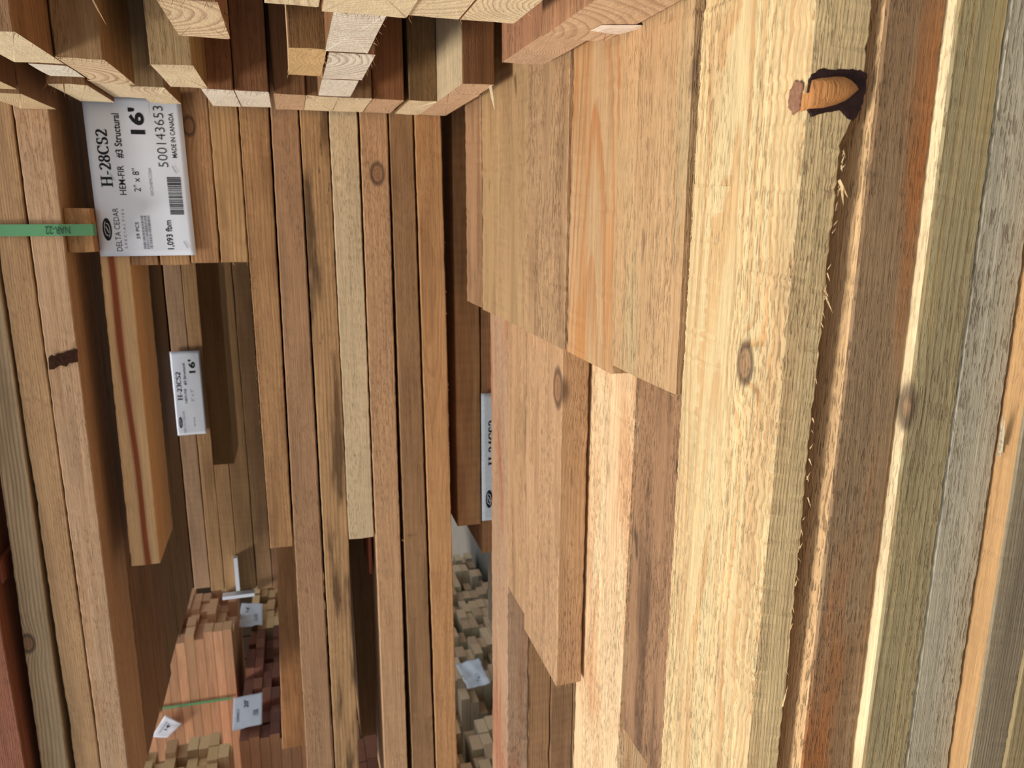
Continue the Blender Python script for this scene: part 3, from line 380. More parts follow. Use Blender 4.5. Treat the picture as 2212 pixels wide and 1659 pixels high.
    ('R23', 'cream cut end with slanting ring lines at the top edge', 'boards whose pale cut ends show along the top of the photo', 0.1703, 0.75, (0.5625, 0.7388, 1.0902, 1.136), (0.5625, 0.7388, 1.0902, 1.136), 14, 0.0011, 0.0, {'base': (180, 130, 86), 'endc': (246, 224, 184), 'ring': (100, 0.4, 0.5, 0.6), 'par': (0.5, 0.15, 0.1)}),
    ('R24', 'broad pale cut end with a bright lower rim at the top edge', 'boards whose pale cut ends show along the top of the photo', 0.168, 0.75, (0.5625, 0.7372, 1.1382, 1.2125), (0.5625, 0.7372, 1.1382, 1.2125), 14, 0.0011, 0.0, {'base': (180, 130, 86), 'endc': (246, 224, 184), 'ring': (120, 0.4, 0.5, 0.25), 'par': (0.5, 0.15, 0.1)}),
    ('R25', 'narrow cream cut end in the middle of the top edge', 'boards whose pale cut ends show along the top of the photo', 0.1703, 0.75, (0.5625, 0.7305, 1.2147, 1.259), (0.5625, 0.7305, 1.2147, 1.259), 14, 0.0011, 0.0, {'base': (180, 130, 86), 'endc': (246, 224, 184), 'ring': (110, 0.4, 0.5, 0.7), 'par': (0.5, 0.15, 0.1)}),
    ('R27', 'white cut end between the zigzag ringed end and the low row', 'boards whose pale cut ends show along the top of the photo', 0.1703, 0.75, (1.1115, 1.2675, 1.148, 1.1967), (1.1115, 1.2675, 1.148, 1.1967), 14, 0.0011, 0.0, {'base': (150, 112, 70), 'endc': (252, 242, 222), 'ring': (120, 0.4, 0.5, 0.2), 'par': (0.5, 0.15, 0.1)}),
    ('R28', 'recessed shaded cut end below the tan one above the grey board face', 'boards whose pale cut ends show along the top of the photo', 0.1965, 0.75, (1.254, 1.425, 1.3651, 1.4098), (1.254, 1.425, 1.3651, 1.4098), 14, 0.0011, 0.0, {'base': (150, 110, 70), 'endc': (246, 224, 184), 'ring': (150, 0.4, 0.5, 0.3), 'par': (0.5, 0.15, 0.1)}),
    ('R26', 'shaded cut end tucked behind the pink ringed one', 'boards whose pale cut ends show along the top of the photo', 0.1762, 0.75, (1.254, 1.425, 1.4623, 1.5117), (1.254, 1.425, 1.4623, 1.5117), 14, 0.0011, 0.0, {'base': (150, 106, 64), 'endc': (246, 224, 184), 'ring': (200, 0.4, 0.5, 0.2), 'par': (0.5, 0.15, 0.1)}),
    ('F0', 'topmost dim board of the bundle in the dark recess', 'boards of the dim bundle behind the dark recess', -1.2, 0.675, (2.475, 2.6475, 1.625, 1.664), (2.475, 2.6475, 1.625, 1.664), 40, 0.001, 0.0, {'base': (120, 88, 62), 'ring': (220, 0.4, 0.2), 'par': (0.5, 0.3, 0.1)}),
    ('F1', 'dim greyish board behind the folded white label, in the recess', 'boards of the dim bundle behind the dark recess', -1.2112, 0.675, (2.475, 2.6475, 1.5725, 1.6205), (2.475, 2.6475, 1.5725, 1.6205), 40, 0.001, 0.0, {'base': (176, 136, 98), 'ring': (220, 0.4, 0.2), 'par': (0.5, 0.3, 0.1)}),
    ('F2', 'tan board under the folded white label, second board of the recess', 'boards of the dim bundle behind the dark recess', -1.2263, 0.675, (2.475, 2.6475, 1.529, 1.5702), (2.475, 2.6475, 1.529, 1.5702), 40, 0.001, 0.0, {'base': (182, 138, 88), 'ring': (220, 0.4, 0.2), 'par': (0.5, 0.3, 0.1)}),
    ('F3', 'tan board in the recess next to the white plastic edge', 'boards of the dim bundle behind the dark recess', -1.2338, 0.675, (2.475, 2.6475, 1.484, 1.5275), (2.475, 2.6475, 1.484, 1.5275), 40, 0.001, 0.0, {'base': (178, 132, 84), 'ring': (220, 0.4, 0.2), 'par': (0.5, 0.3, 0.1)}),
    ('F4', 'tan board in the recess, right of the white plastic edge', 'boards of the dim bundle behind the dark recess', -1.236, 0.675, (2.475, 2.6475, 1.4285, 1.4825), (2.475, 2.6475, 1.4285, 1.4825), 40, 0.001, 0.0, {'base': (172, 128, 82), 'ring': (220, 0.4, 0.2), 'par': (0.5, 0.3, 0.1)}),
    ('F5', 'pinkish tan board in the recess with a square sawn end', 'boards of the dim bundle behind the dark recess', -1.2412, 0.675, (2.475, 2.6475, 1.3775, 1.4263), (2.475, 2.6475, 1.3775, 1.4263), 40, 0.001, 0.0, {'base': (170, 126, 84), 'ring': (220, 0.4, 0.2), 'par': (0.5, 0.3, 0.1)}),
    ('F6', 'dim board along the right side of the recess', 'boards of the dim bundle behind the dark recess', -1.245, 0.675, (2.475, 2.6475, 1.325, 1.376), (2.475, 2.6475, 1.325, 1.376), 40, 0.001, 0.0, {'base': (150, 108, 76), 'ring': (220, 0.4, 0.2), 'par': (0.5, 0.3, 0.1)}),
    ('F7', 'olive brown board sticking out in the recess and ending beside the folded label', 'boards of the dim bundle behind the dark recess', -0.6735, 0.675, (2.1, 2.2725, 1.4338, 1.4885), (2.1, 2.2725, 1.4338, 1.4885), 40, 0.001, 0.0, {'base': (160, 116, 60), 'ring': (220, 0.4, 0.2), 'par': (0.5, 0.3, 0.1)}),
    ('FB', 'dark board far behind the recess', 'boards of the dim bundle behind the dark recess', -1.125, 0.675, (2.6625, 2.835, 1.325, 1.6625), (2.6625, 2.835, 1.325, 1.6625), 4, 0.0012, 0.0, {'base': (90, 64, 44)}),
    ('LA1', 'small red lath end poking out by the weathered grey board, photo left edge', 'laths between boards', -0.6377, -0.5977, (1.4138, 1.575, 1.7671, 1.7788), (1.4138, 1.575, 1.7671, 1.7788), 3, 0.0006, 0.0, {'base': (150, 78, 52), 'endc': (170, 96, 66), 'name': 'lath'}),
    ('LA2', 'small red lath in the dark slot below the pale cream board edge', 'laths between boards', -0.757, -0.6101, (1.515, 1.6425, 1.1233, 1.1307), (1.515, 1.6425, 1.1233, 1.1307), 3, 0.0006, 0.0, {'base': (170, 84, 52), 'endc': (190, 100, 66), 'name': 'lath'}),
    ('DUN', 'square wooden spacer with ringed end grain under the green strap', None, -0.0705, 0.0008, (1.4363, 2.325, 1.5669, 1.6081), (1.4363, 2.325, 1.5669, 1.6081), 6, 0.0012, 0.0, {'base': (176, 126, 74), 'pith': (0.1, 0.02, 0)}),
]
KNOT = ('B0', 0.4345, [(0.0611, 0.9359), (0.0707, 0.9355), (0.0797, 0.9341), (0.0817, 0.9266), (0.083, 0.9158), (0.0831, 0.9082), (0.0812, 0.9024), (0.0781, 0.8978), (0.0754, 0.8954), (0.0719, 0.8995), (0.0677, 0.9053), (0.0644, 0.9137), (0.062, 0.9237)], [(0.083, 0.9335), (0.0871, 0.9265), (0.0864, 0.9196), (0.0874, 0.9094), (0.0874, 0.899), (0.0856, 0.891), (0.0739, 0.891), (0.0631, 0.8932), (0.0562, 0.898), (0.0571, 0.9037), (0.062, 0.9082), (0.0609, 0.9167), (0.0579, 0.9302), (0.0625, 0.934), (0.0748, 0.9346)], [0.9356, (0.0811, 0.4446), (0.0783, 0.4368), (0.071, 0.4372), (0.062, 0.4382), (0.0602, 0.4446), (0.0651, 0.45), (0.0741, 0.4498)])
BARKP = ('U1', [(-0.242, 1.4231, 1.6535), (-0.2299, 1.4231, 1.6082), (-0.2546, 1.4231, 1.6102), (-0.2633, 1.4231, 1.6553)])
FRAYED = [('R03', 34, 0.009), ('R05', 34, 0.009), ('R06', 34, 0.009), ('R08', 34, 0.009), ('R09', 34, 0.009), ('R10', 34, 0.009), ('R11', 34, 0.009), ('R12', 34, 0.009), ('R13', 34, 0.009), ('R14', 34, 0.009), ('R15', 34, 0.009), ('R16', 34, 0.009), ('R19', 34, 0.009), ('R04', 34, 0.009), ('R07', 34, 0.009), ('R22', 34, 0.009), ('R24', 34, 0.009), ('R01', 34, 0.009), ('D2', 30, 0.008), ('T6', 26, 0.006), ('L4', 14, 0.012)]
SLIVERS = [('B0', [(0.0453, 0.4357, 0.9024), (-0.0315, 0.4357, 0.9058), (-0.0814, 0.4357, 0.9076), (-0.1674, 0.4357, 0.9067), (-0.2092, 0.4357, 0.907), (-0.2933, 0.4357, 0.9088), (-0.3591, 0.4357, 0.9106)], 45, 0.006), ('T6', [(-0.15, 0.5745, 0.9327), (0.0, 0.5745, 0.9327), (0.15, 0.5745, 0.9327)], 50, 0.008), ('W1', [(-0.0549, 1.4647, 1.3256), (-0.2923, 1.4647, 1.327), (-0.5632, 1.4647, 1.3277)], 40, 0.004), ('W7', [(-0.0578, 1.4647, 0.9667), (-0.5855, 1.4647, 0.9633), (-1.1154, 1.4648, 0.9591)], 30, 0.004)]
LABEL1 = ((-0.0791, 1.4647, 1.4128), (1, 0, 0), (0, 0, 1), 0.264, 0.1526)
LABEL1C = ((0.0, 0.0), (0.0, 0.0027), (-0.0003, 0.0012), (-0.0003, 0.0))
LABEL2 = ((-0.6854, 2.4675, 1.5395), (1, 0, 0), (0, 0, 1), 0.264, 0.0843)
LABEL3 = ((-0.6543, 1.494, 0.7319), (1, 0, 0), (0, 0, 1), 0.2826, 0.1575)
STRAP1 = [(-0.0338, 1.4201, 1.751), (-0.0338, 1.4201, 1.613), (-0.0338, 1.4295, 1.565), (-0.0338, 1.4475, 1.5646)]
STRAP1W = 0.0187
STRAPTEXT = (-0.0338, 1.4198, 1.5965)
FARPACKS = [('peach coloured bundle with striped side, across the aisle in the lower left', -2.2875, 4.125, 4.725, 1.7, 2.24, 0.1013, 0.0495, 'orange', 0.165, 1, 1.6500000000000001, None, 1.0), ('tan bundle of cut ends at the bottom edge of the photo, lower left', -2.475, 2.715, 3.495, 1.67, 2.15, 0.0975, 0.0473, 'tan', 0.12, 2, 1.6500000000000001, None, 1.0), ('dark red bundle of cut ends with orange side boards, between two white labels', -2.55, 3.51, 4.5375, 1.0625, 1.6438, 0.105, 0.0495, 'red', 0.165, 3, 1.6500000000000001, 'orange', 1.0), ('light brown bundle of cut ends behind the dark red bundle', -2.55, 4.575, 5.25, 1.0625, 1.6438, 0.105, 0.0495, 'tan', 0.15000000000000002, 4, 0.6000000000000001, None, 0.8), ('small red bundle glimpsed in the slot at the bottom of the photo', -1.95, 2.325, 2.58, 0.95, 1.145, 0.105, 0.0495, 'red', 0.0225, 5, 0.75, None, 1.0), ('grey tan bundle of cut ends seen through the narrow gap, crumpled label at its corner', -2.55, 3.6, 5.4, 0.05, 0.605, 0.105, 0.0525, 'grey', 0.22499999999999998, 6, 1.6500000000000001, None, 1.4), ('grey tan bundle at the bottom of the gap, right side of it', -2.55, 2.625, 3.375, 0.05, 0.5413, 0.105, 0.0525, 'grey', 0.15000000000000002, 7, 1.2000000000000002, None, 1.4), ('grey tan bundle at the bottom of the gap, left side of it', -2.55, 2.625, 3.375, 0.575, 0.8375, 0.105, 0.0525, 'tan', 0.15000000000000002, 8, 1.2000000000000002, None, 1.0)]
FARSTRAPS = [([(-2.7094, 4.1175, 2.1534), (-2.7122, 4.1175, 1.9747), (-2.7151, 4.1175, 1.73)], 0.014, 'green strap across the peach coloured bundle')]
FARLABELS = [('crumpled white label with smudged print, on the light brown bundle of cut ends', (-2.535, 4.5441, 1.5628), (0.0, 0.9995, 0.0313), (0.0, -0.0313, 0.9995), 0.2871, 0.1478, 0.012, ((0.0, 0.0), (0.0, 0.0), (0.0284, -0.0176), (0.0296, -0.0)), [("16'", 0.62, 0.82, 0.6, 0.16, 0.02, 0), ('5000', 0.2, 0.5, 0.2, 0.14, 0, 1)]), ('white label with a dark code smudge, hanging below the dark red cut ends', (-2.52, 3.5522, 1.533), (0.0, 0.9997, 0.0229), (0.0, -0.0229, 0.9997), 0.2665, 0.1396, 0.007, ((0.0, 0.0), (0.0, 0.0), (-0.0135, 0.0043), (-0.008, -0.0)), [("20'", 0.62, 0.85, 0.48, 0.16, 0.02, 0), ('50090057', 0.2, 0.62, 0.78, 0.09, 0, 0), ('1500', 0.3, 0.48, 0.12, 0.2, 0.03, 1)]), ("torn white label marked 14', on the side of the peach coloured bundle", (-2.8847, 4.1025, 2.0795), (0.6539, 0.0, -0.7566), (0.7566, 0.0, 0.6539), 0.1101, 0.0687, 0.008, ((0.0, 0.0), (0.0, -0.0), (-0.009, 0.042), (-0.0449, 0.0)), [("14'", 0.42, 0.72, 0.42, 0.2, 0.01, 0), ('HEM-FIR', 0.2, 0.8, 0.68, 0.09, 0, 1)]), ('crumpled silver white label in the gap at the bottom of the photo', (-2.52, 3.5511, 0.3501), (0.0, 0.9995, 0.0321), (0.0, -0.0321, 0.9995), 0.2367, 0.133, 0.016, ((0.0, 0.0), (-0.0, 0.0), (-0.0033, 0.0064), (-0.0133, 0.0)), [('3653', 0.2, 0.5, 0.3, 0.16, 0, 1)])]
SLEEVE = [(-1.2265, -1.1098, 2.4525, 2.4735, 1.4798, 1.4918), (-1.249, -1.2378, 2.445, 2.4735, 1.4356, 1.5352)]
CHIP = [(0.1612, 0.7068, 0.9737), (0.1613, 0.6837, 0.9718), (0.1613, 0.6737, 0.9382), (0.1613, 0.6826, 0.9308), (0.1613, 0.7129, 0.941), (0.1613, 0.7107, 0.9606)]
SPLINTERS = [('R03', (0.2114, 0.9375, 1.4316), (0.1841, 0.93, 1.4196), 0.0028), ('R19', (0.1665, 1.08, 0.9726), (0.1331, 1.0725, 0.9688), 0.0048), ('R02', (0.1658, 1.1625, 1.5323), (0.1458, 1.155, 1.5448), 0.0016), ('R04', (0.174, 1.245, 1.5391), (0.1489, 1.2375, 1.5379), 0.0022), ('R07', (0.1706, 1.425, 1.4601), (0.1447, 1.4175, 1.4586), 0.0009), ('R05', (0.1826, 0.825, 1.2998), (0.175, 0.8175, 1.292), 0.0008), ('W6', (-0.6618, 1.4625, 1.0668), (-0.6721, 1.455, 1.0567), 0.0012), ('N3', (-0.1777, 0.42, 0.7525), (-0.1428, 0.4125, 0.7638), 0.0016), ('N3', (-0.1726, 0.4163, 0.7558), (-0.1406, 0.4088, 0.7659), 0.0016), ('B0', (0.0191, 0.4312, 0.9072), (0.0079, 0.4237, 0.9049), 0.0015), ('B0', (0.0147, 0.4297, 0.9058), (0.003, 0.4222, 0.9091), 0.0013), ('B0', (-0.0554, 0.4297, 0.9103), (-0.066, 0.4222, 0.9093), 0.0009), ('B0', (-0.3642, 0.4297, 0.9143), (-0.341, 0.4222, 0.917), 0.0009), ('B0', (-0.1979, 0.4297, 0.9092), (-0.2027, 0.4222, 0.9116), 0.0009), ('BR', (-0.4797, 0.7275, 0.8608), (-0.5051, 0.72, 0.8555), 0.0009)]
# ------------------------------------------------------------------ setting
floor = mesh_obj('floor', [(-14, -4, 0), (6, -4, 0), (6, 12, 0), (-14, 12, 0), (-14, -4, -.2), (6, -4, -.2), (6, 12, -.2), (-14, 12, -.2)],
    [(0, 1, 2, 3), (4, 7, 6, 5), (0, 4, 5, 1), (1, 5, 6, 2), (2, 6, 7, 3), (3, 7, 4, 0)], CONCRETE)
floor['kind'] = 'structure'
def box(x0, x1, y0, y1, z0, z1):
    v = [(x, y, z) for x in (x0, x1) for y in (y0, y1) for z in (z0, z1)]
    return v, [(0, 1, 3, 2), (4, 6, 7, 5), (0, 4, 5, 1), (2, 3, 7, 6), (0, 2, 6, 4), (1, 5, 7, 3)]
v, f = box(-12, 4, 8.2, 8.4, 0, 3.4)
wall = mesh_obj('added_back_wall', v, f, DARKWALL); wall['kind'] = 'structure'  # dark wall added behind the bundles so gaps between them stay black
rndw = random.Random(5)
cladding_mesh = None
for i in range(14):                                # upright cladding boards on the added dark back wall
    v, f = box(0, .26, 0, .022, 0, 3.4)
    if cladding_mesh is None:
        o = mesh_obj('cladding_board', v, f, DARKWALL, wall, (-8.0+i*.28, 8.175, 0)); cladding_mesh = o.data
    else:
        o = bpy.data.objects.new('cladding_board', cladding_mesh); o.location = (-8.0+i*.28, 8.175+rndw.uniform(0, .004), 0); link(o, wall)

# ------------------------------------------------------------------ boards
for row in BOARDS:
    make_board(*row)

# ------------------------------------------------------------------ frayed fibres on sawn ends, splinters
def frayed(key, n, seedn, length=.009):
    rnd = random.Random(seedn); o = OBJ[key]; l = o.location
    bb = [Vector(b) for b in o.bound_box]; y0 = min(b.y for b in bb); y1 = max(b.y for b in bb); z0 = min(b.z for b in bb); z1 = max(b.z for b in bb)
    parts = []
    for _ in range(n):
        if rnd.random() < .55: y, z = y0+.0005, rnd.uniform(z0, z1)
        else: y, z = rnd.uniform(y0, y1), rnd.choice((z0, z0, z1))
        a = Vector((l.x-.0005, l.y+y, l.z+z))
        d = Vector((-rnd.uniform(.3, 1)*length, rnd.uniform(-.5, .1)*length, rnd.uniform(-.45, .45)*length))
        parts.append(spike(a, a+d, rnd.uniform(.00025, .0005)))
    child_mesh(key, 'frayed_fibres', *merge(parts), WOOD, stuff=True)
for i, (key, n, ln) in enumerate(FRAYED): frayed(key, n, 40+i, ln)
for key, a, b, r in SPLINTERS: child_mesh(key, 'splinter', *spike(a, b, r), WOOD)
def edge_slivers(key, pts, seedn, n, ln):
    """fine broken slivers hanging along an edge"""
    rnd = random.Random(seedn); parts = []
    for _ in range(n):
        t = rnd.random(); k = min(int(t*(len(pts)-1)), len(pts)-2); u = t*(len(pts)-1)-k
        a = Vector(pts[k]).lerp(Vector(pts[k+1]), u)
        s = rnd.choice((-1, 1))
        d = Vector((s*rnd.uniform(.5, 1)*ln, -rnd.uniform(0, .25)*ln, -rnd.uniform(.05, .5)*ln))
        parts.append(spike(a, a+d, rnd.uniform(.0003, .0009)))
    child_mesh(key, 'edge_slivers', *merge(parts), WOOD, stuff=True)
for i, (key, pts, n, ln) in enumerate(SLIVERS): edge_slivers(key, pts, 70+i, n, ln)

# branch knot sticking out of the edge of the near wide board, in a dark hole of bark
def knot_wedge(key, y, wedge, hole, top):
    # wedge: outline (x, z) of the knot on the front face, wide end first and last; hole: outline of the dark bark round it; top: (x, y) outline on the upper face
    n = len(wedge); cx = sum(p[0] for p in wedge)/n; cz = sum(p[1] for p in wedge)/n; V_ = []; F_ = []
    rows = 6
    for j in range(rows):
        t = j/(rows-1); k = math.cos(t*math.pi/2)**.8 if j < rows-1 else 0.0
        for (x, z) in wedge: V_.append((cx+(x-cx)*k, y+.003-.010*math.sin(t*math.pi/2), cz+(z-cz)*k))
    for j in range(rows-1):
        for i in range(n): F_.append((j*n+i, j*n+(i+1) % n, (j+1)*n+(i+1) % n, (j+1)*n+i))
    o = child_mesh(key, 'knot', V_, F_, WOOD, 'tan wedge shaped branch knot with fine rings')
    for p in o.data.polygons: p.use_smooth = True
    t = lin((188, 126, 72)); o['tint'] = list(t); o['par_a'] = [420., .35, .35, .4]; o['par_b'] = [.5, 0., .6]; o['endc'] = list(t)
    def patch(name, pts, lab, nrm, mat=None):
        rnd = random.Random(9); q = []
        for i in range(len(pts)):
            a = Vector(pts[i]); b = Vector(pts[(i+1) % len(pts)])
            for s in range(5): q.append(a.lerp(b, s/5)+Vector((rnd.uniform(-.0005, .0005), 0, rnd.uniform(-.0005, .0005)) if abs(nrm.y) > .5 else (rnd.uniform(-.0006, .0006), rnd.uniform(-.0006, .0006), 0)))
        c = sum(q, Vector())/len(q); m = len(q); V2 = []
        for r_, h in ((1.0, .0002), (.96, .0012), (.6, .0016)):
            for p in q: V2.append(tuple(c+(p-c)*r_+nrm*h))
        V2.append(tuple(c+nrm*.0016)); F2 = []
        for r_ in range(2):
            for i in range(m): F2.append((r_*m+i, r_*m+(i+1) % m, (r_+1)*m+(i+1) % m, (r_+1)*m+i))
        for i in range(m): F2.append((2*m+i, 2*m+(i+1) % m, 3*m))
        child_mesh(key, name, V2, F2, mat or PITCH, lab)
    patch('knot_rim', [(x, y, z) for x, z in hole], 'dark purple bark around the knot', Vector((0, -1, 0)))
    patch('knot_rim', [(x, yy, top[0]) for x, yy in top[1:]], 'purple brown end of the knot on the upper face', Vector((0, 0, 1)), KNOTTOP)
knot_wedge(*KNOT)
c = sum((Vector(p) for p in CHIP), Vector())/len(CHIP)
V_ = list(CHIP)+[tuple(c+(Vector(p)-c)*.7+Vector((-.0015, 0, 0))) for p in CHIP]+[tuple(c+Vector((-.002, 0, 0)))]
m_ = len(CHIP)
child_mesh('R21', 'chipped_patch', V_, [q for i in range(m_) for q in ((i, (i+1) % m_, m_+(i+1) % m_, m_+i), (m_+i, m_+(i+1) % m_, 2*m_))], plain('pale_chipped_wood', (236, 214, 194), .85, .25, 320), 'pale chipped patch on the cut end')
# bark pocket across a board edge of the upper bundle
def bark_patch(key, quad):
    rnd = random.Random(4); a, b, c, d = [Vector(p) for p in quad]; n = 10; V_ = []; F_ = []
    for i in range(n+1):
        for j in range(5):
            t = i/n; u = j/4
            p = a.lerp(b, t).lerp(d.lerp(c, t), u)
            e = 0 if 0 < u < 1 else rnd.uniform(-.003, .003)
            p += Vector((e, -.0012-.002*(.5-abs(u-.5))*rnd.uniform(.4, 1.4), 0)); V_.append(tuple(p))
    for i in range(n):
        for j in range(4): F_.append((i*5+j, i*5+j+1, (i+1)*5+j+1, (i+1)*5+j))
    child_mesh(key, 'bark_pocket', V_, F_, BARK, 'dark grey bark pocket')
bark_patch(*BARKP)

# ------------------------------------------------------------------ writing
def text_geo(s, height, width=None, bold=0.0, spacing=1.0):
    """flat text geometry with its lower left corner at 0,0 (x right, y up)"""
    cu = bpy.data.curves.new('txt', 'FONT'); cu.body = s; cu.size = 1; cu.offset = bold; cu.space_character = spacing; cu.resolution_u = 3
    o = bpy.data.objects.new('txt', cu); COL.objects.link(o)
    dg = bpy.context.evaluated_depsgraph_get(); me = bpy.data.meshes.new_from_object(o.evaluated_get(dg))
    vs_ = [v.co.copy() for v in me.vertices]; fs = [tuple(p.vertices) for p in me.polygons]
    bpy.data.objects.remove(o); bpy.data.curves.remove(cu); bpy.data.meshes.remove(me)
    if not vs_: return [], []
    x0 = min(v.x for v in vs_); x1 = max(v.x for v in vs_); y0 = min(v.y for v in vs_); y1 = max(v.y for v in vs_)
    k = height/(y1-y0); kx = (width/(x1-x0)) if width else k
    return [((v.x-x0)*kx, (v.y-y0)*k, 0) for v in vs_], fs
def stroke(pts, thin, thick):
    """broad-nib stroke: heavy where it runs upright, light where it runs level"""
    V_ = []; F_ = []
    for i, p in enumerate(pts):
        a = Vector(pts[max(i-1, 0)]); b = Vector(pts[min(i+1, len(pts)-1)]); t = (b-a).normalized(); n = Vector((-t.y, t.x))
        h = .5*(thin+(thick-thin)*abs(t.y)**1.4); p = Vector(p)
        V_ += [(p.x+n.x*h, p.y+n.y*h, 0), (p.x-n.x*h, p.y-n.y*h, 0)]
    for i in range(len(pts)-1): F_.append((2*i, 2*i+1, 2*i+3, 2*i+2))
    return V_, F_
def arc(cx, cy, rx, ry, a0, a1, n=14):
    return [(cx+rx*math.cos(math.radians(a0+(a1-a0)*i/n)), cy+ry*math.sin(math.radians(a0+(a1-a0)*i/n))) for i in range(n+1)]
def serif_text(s, width, height):
    th, tn = .20, .075; parts = []; x = 0
    for ch in s:
        g = []; w = .62
        if ch == 'H':
            w = .95
            for sx in (.22, .73):
                g.append(stroke([(sx, 0), (sx, 1)], tn, th))
                for sy in (.03, .97): g.append(stroke([(sx-.2, sy), (sx+.2, sy)], .07, th))
            g.append(stroke([(.22, .5), (.73, .5)], .08, th))
        elif ch == '-':
            w = .42; g.append(stroke([(.06, .33), (.36, .33)], .11, th))
        elif ch == '2':
            g.append(stroke(arc(.29, .72, .2, .24, 165, -38)+[(.30, .32), (.08, .06)], tn, th)); g.append(stroke([(.06, .06), (.54, .06)], .13, th)); g.append(stroke([(.53, .03), (.56, .24)], .05, .06))
        elif ch == '8':
            g.append(stroke(arc(.31, .75, .17, .21, 0, 360, 22), tn, th*.85)); g.append(stroke(arc(.31, .26, .2, .23, 0, 360, 22), tn, th))
        elif ch == '3':
            g.append(stroke(arc(.27, .75, .19, .22, 150, -85)+arc(.27, .27, .22, .25, 85, -150), tn, th))
        elif ch == '4':
            g.append(stroke([(.42, 0), (.42, 1)], tn, th)); g.append(stroke([(.42, .97), (.05, .3)], tn, .1)); g.append(stroke([(.04, .28), (.58, .28)], .1, th))
        elif ch == 'C':
            w = .78; g.append(stroke(arc(.42, .5, .32, .46, 45, 315, 26), tn, th)); g.append(stroke([(.68, .66), (.68, .98)], .05, .07))
        elif ch == 'S':
            w = .64; g.append(stroke(arc(.31, .73, .19, .23, 40, 245, 14)+arc(.31, .27, .21, .24, 60, -150, 16), tn, th)); g.append(stroke([(.5, .68), (.5, .97)], .04, .07)); g.append(stroke([(.09, .03), (.09, .32)], .04, .07))
        for v, f in g: parts.append(([(a+x, b, 0) for a, b, _ in v], f))
        x += w
    V_, F_ = merge(parts); x1 = max(v[0] for v in V_); x0 = min(v[0] for v in V_)
    return [((v[0]-x0)*width/(x1-x0), v[1]*height, 0) for v in V_], F_
def bars_geo(width, height, n, rnd, gap=.45):
    parts = []; x = 0; W = []
    for _ in range(n): W.append((rnd.choice((.6, .6, 1.2, 1.9)), rnd.choice((.7, .7, 1.3))))
    tot = sum(a+b for a, b in W); k = width/tot
    for a, b in W:
        parts.append(([(x, 0, 0), (x+a*k, 0, 0), (x+a*k, height, 0), (x, height, 0)], [(0, 1, 2, 3)])); x += (a+b)*k
    return merge(parts)
def ell(rx, ry, cx=0, cy=0, n=32):
    return [(cx+rx*math.cos(2*math.pi*i/n), cy+ry*math.sin(2*math.pi*i/n), 0) for i in range(n)]

class Sheet:
    """paper sheet: origin = lower left corner as read, u to the right, v up, n towards the viewer"""
    def __init__(s, name, label, origin, u, v, W, H, amp, seedn, nx=26, ny=16, group=None, mat=None, corner=None, fold=0.0):
        s.o, s.u, s.v = Vector(origin), Vector(u).normalized(), Vector(v).normalized(); s.n = s.u.cross(s.v).normalized()
        s.W, s.H, s.amp = W, H, amp; r = random.Random(seedn); s.a = N1(r); s.b = N1(r); s.c = N1(r); s.corner = corner
        V_ = []; F_ = []
        for side in (0, 1):
            for j in range(ny+1):
                for i in range(nx+1): V_.append(s.at(W*i/nx, H*j/ny, -.0005*side))
        m = (nx+1)*(ny+1)
        for j in range(ny):
            for i in range(nx):
                q = (j*(nx+1)+i, j*(nx+1)+i+1, (j+1)*(nx+1)+i+1, (j+1)*(nx+1)+i); F_.append(q); F_.append(tuple(k+m for k in reversed(q)))
        rim = [i for i in range(nx+1)]+[j*(nx+1)+nx for j in range(1, ny+1)]+[ny*(nx+1)+i for i in range(nx-1, -1, -1)]+[j*(nx+1) for j in range(ny-1, 0, -1)]
        for k in range(len(rim)): a, b = rim[k], rim[(k+1) % len(rim)]; F_.append((b, a, a+m, b+m))
        s.root = mesh_obj(name, [tuple(Vector(p)-s.o) for p in V_], F_, mat or PAPER, None, tuple(s.o))
        for p in s.root.data.polygons: p.use_smooth = True
        tag(s.root, label, 'label', group)
    def at(s, x, y, d):
        h = s.amp*(.6*s.a(x*22+y*9)+.5*s.b(y*26-x*7)+.35*s.c(x*47+y*31))
        t = x/s.W; q = y/s.H
        h += s.amp*.0
        p = s.o+s.u*x+s.v*y
        if s.corner:                                # skewed outline: offsets of the four corners
            (a, b, c, e) = s.corner
            p += (s.u*a[0]+s.v*a[1])*(1-t)*(1-q)+(s.u*b[0]+s.v*b[1])*t*(1-q)+(s.u*c[0]+s.v*c[1])*t*q+(s.u*e[0]+s.v*e[1])*(1-t)*q
        return tuple(p+s.n*(h+d+s.amp))
    def put(s, name, geo, x, y, mat=None, d=.0005, label=None):
        V_, F_ = geo
        if not V_: return
        o = mesh_obj(name, [tuple(Vector(s.at(a+x, b+y, d+c))-s.o) for a, b, c in V_], F_, mat or INK, s.root, recalc=False)
        if label: o['label'] = label
        return o
def logo(sh, cx, cy, rx, ry, d=.0005):
    n = 32; r = sh.put('logo', (ell(rx, ry)+[(0, 0, 0)], [(i, (i+1) % n, n) for i in range(n)]), cx, cy, INK, d, 'black oval emblem with white swirl')
    for sx in (-1, 1):
        pts = arc(sx*rx*.10, sx*ry*.05, rx*.62, ry*.52, 20+(180 if sx < 0 else 0), 200+(180 if sx < 0 else 0), 18)
        sh.put('logo_swirl', stroke(pts, ry*.10, ry*.16), cx, cy, PAPER, d+.0004).parent = r
    sh.put('logo_swirl', stroke([(-rx*.3, -ry*.28), (rx*.3, ry*.28)], ry*.14, ry*.2), cx, cy, PAPER, d+.0004).parent = r
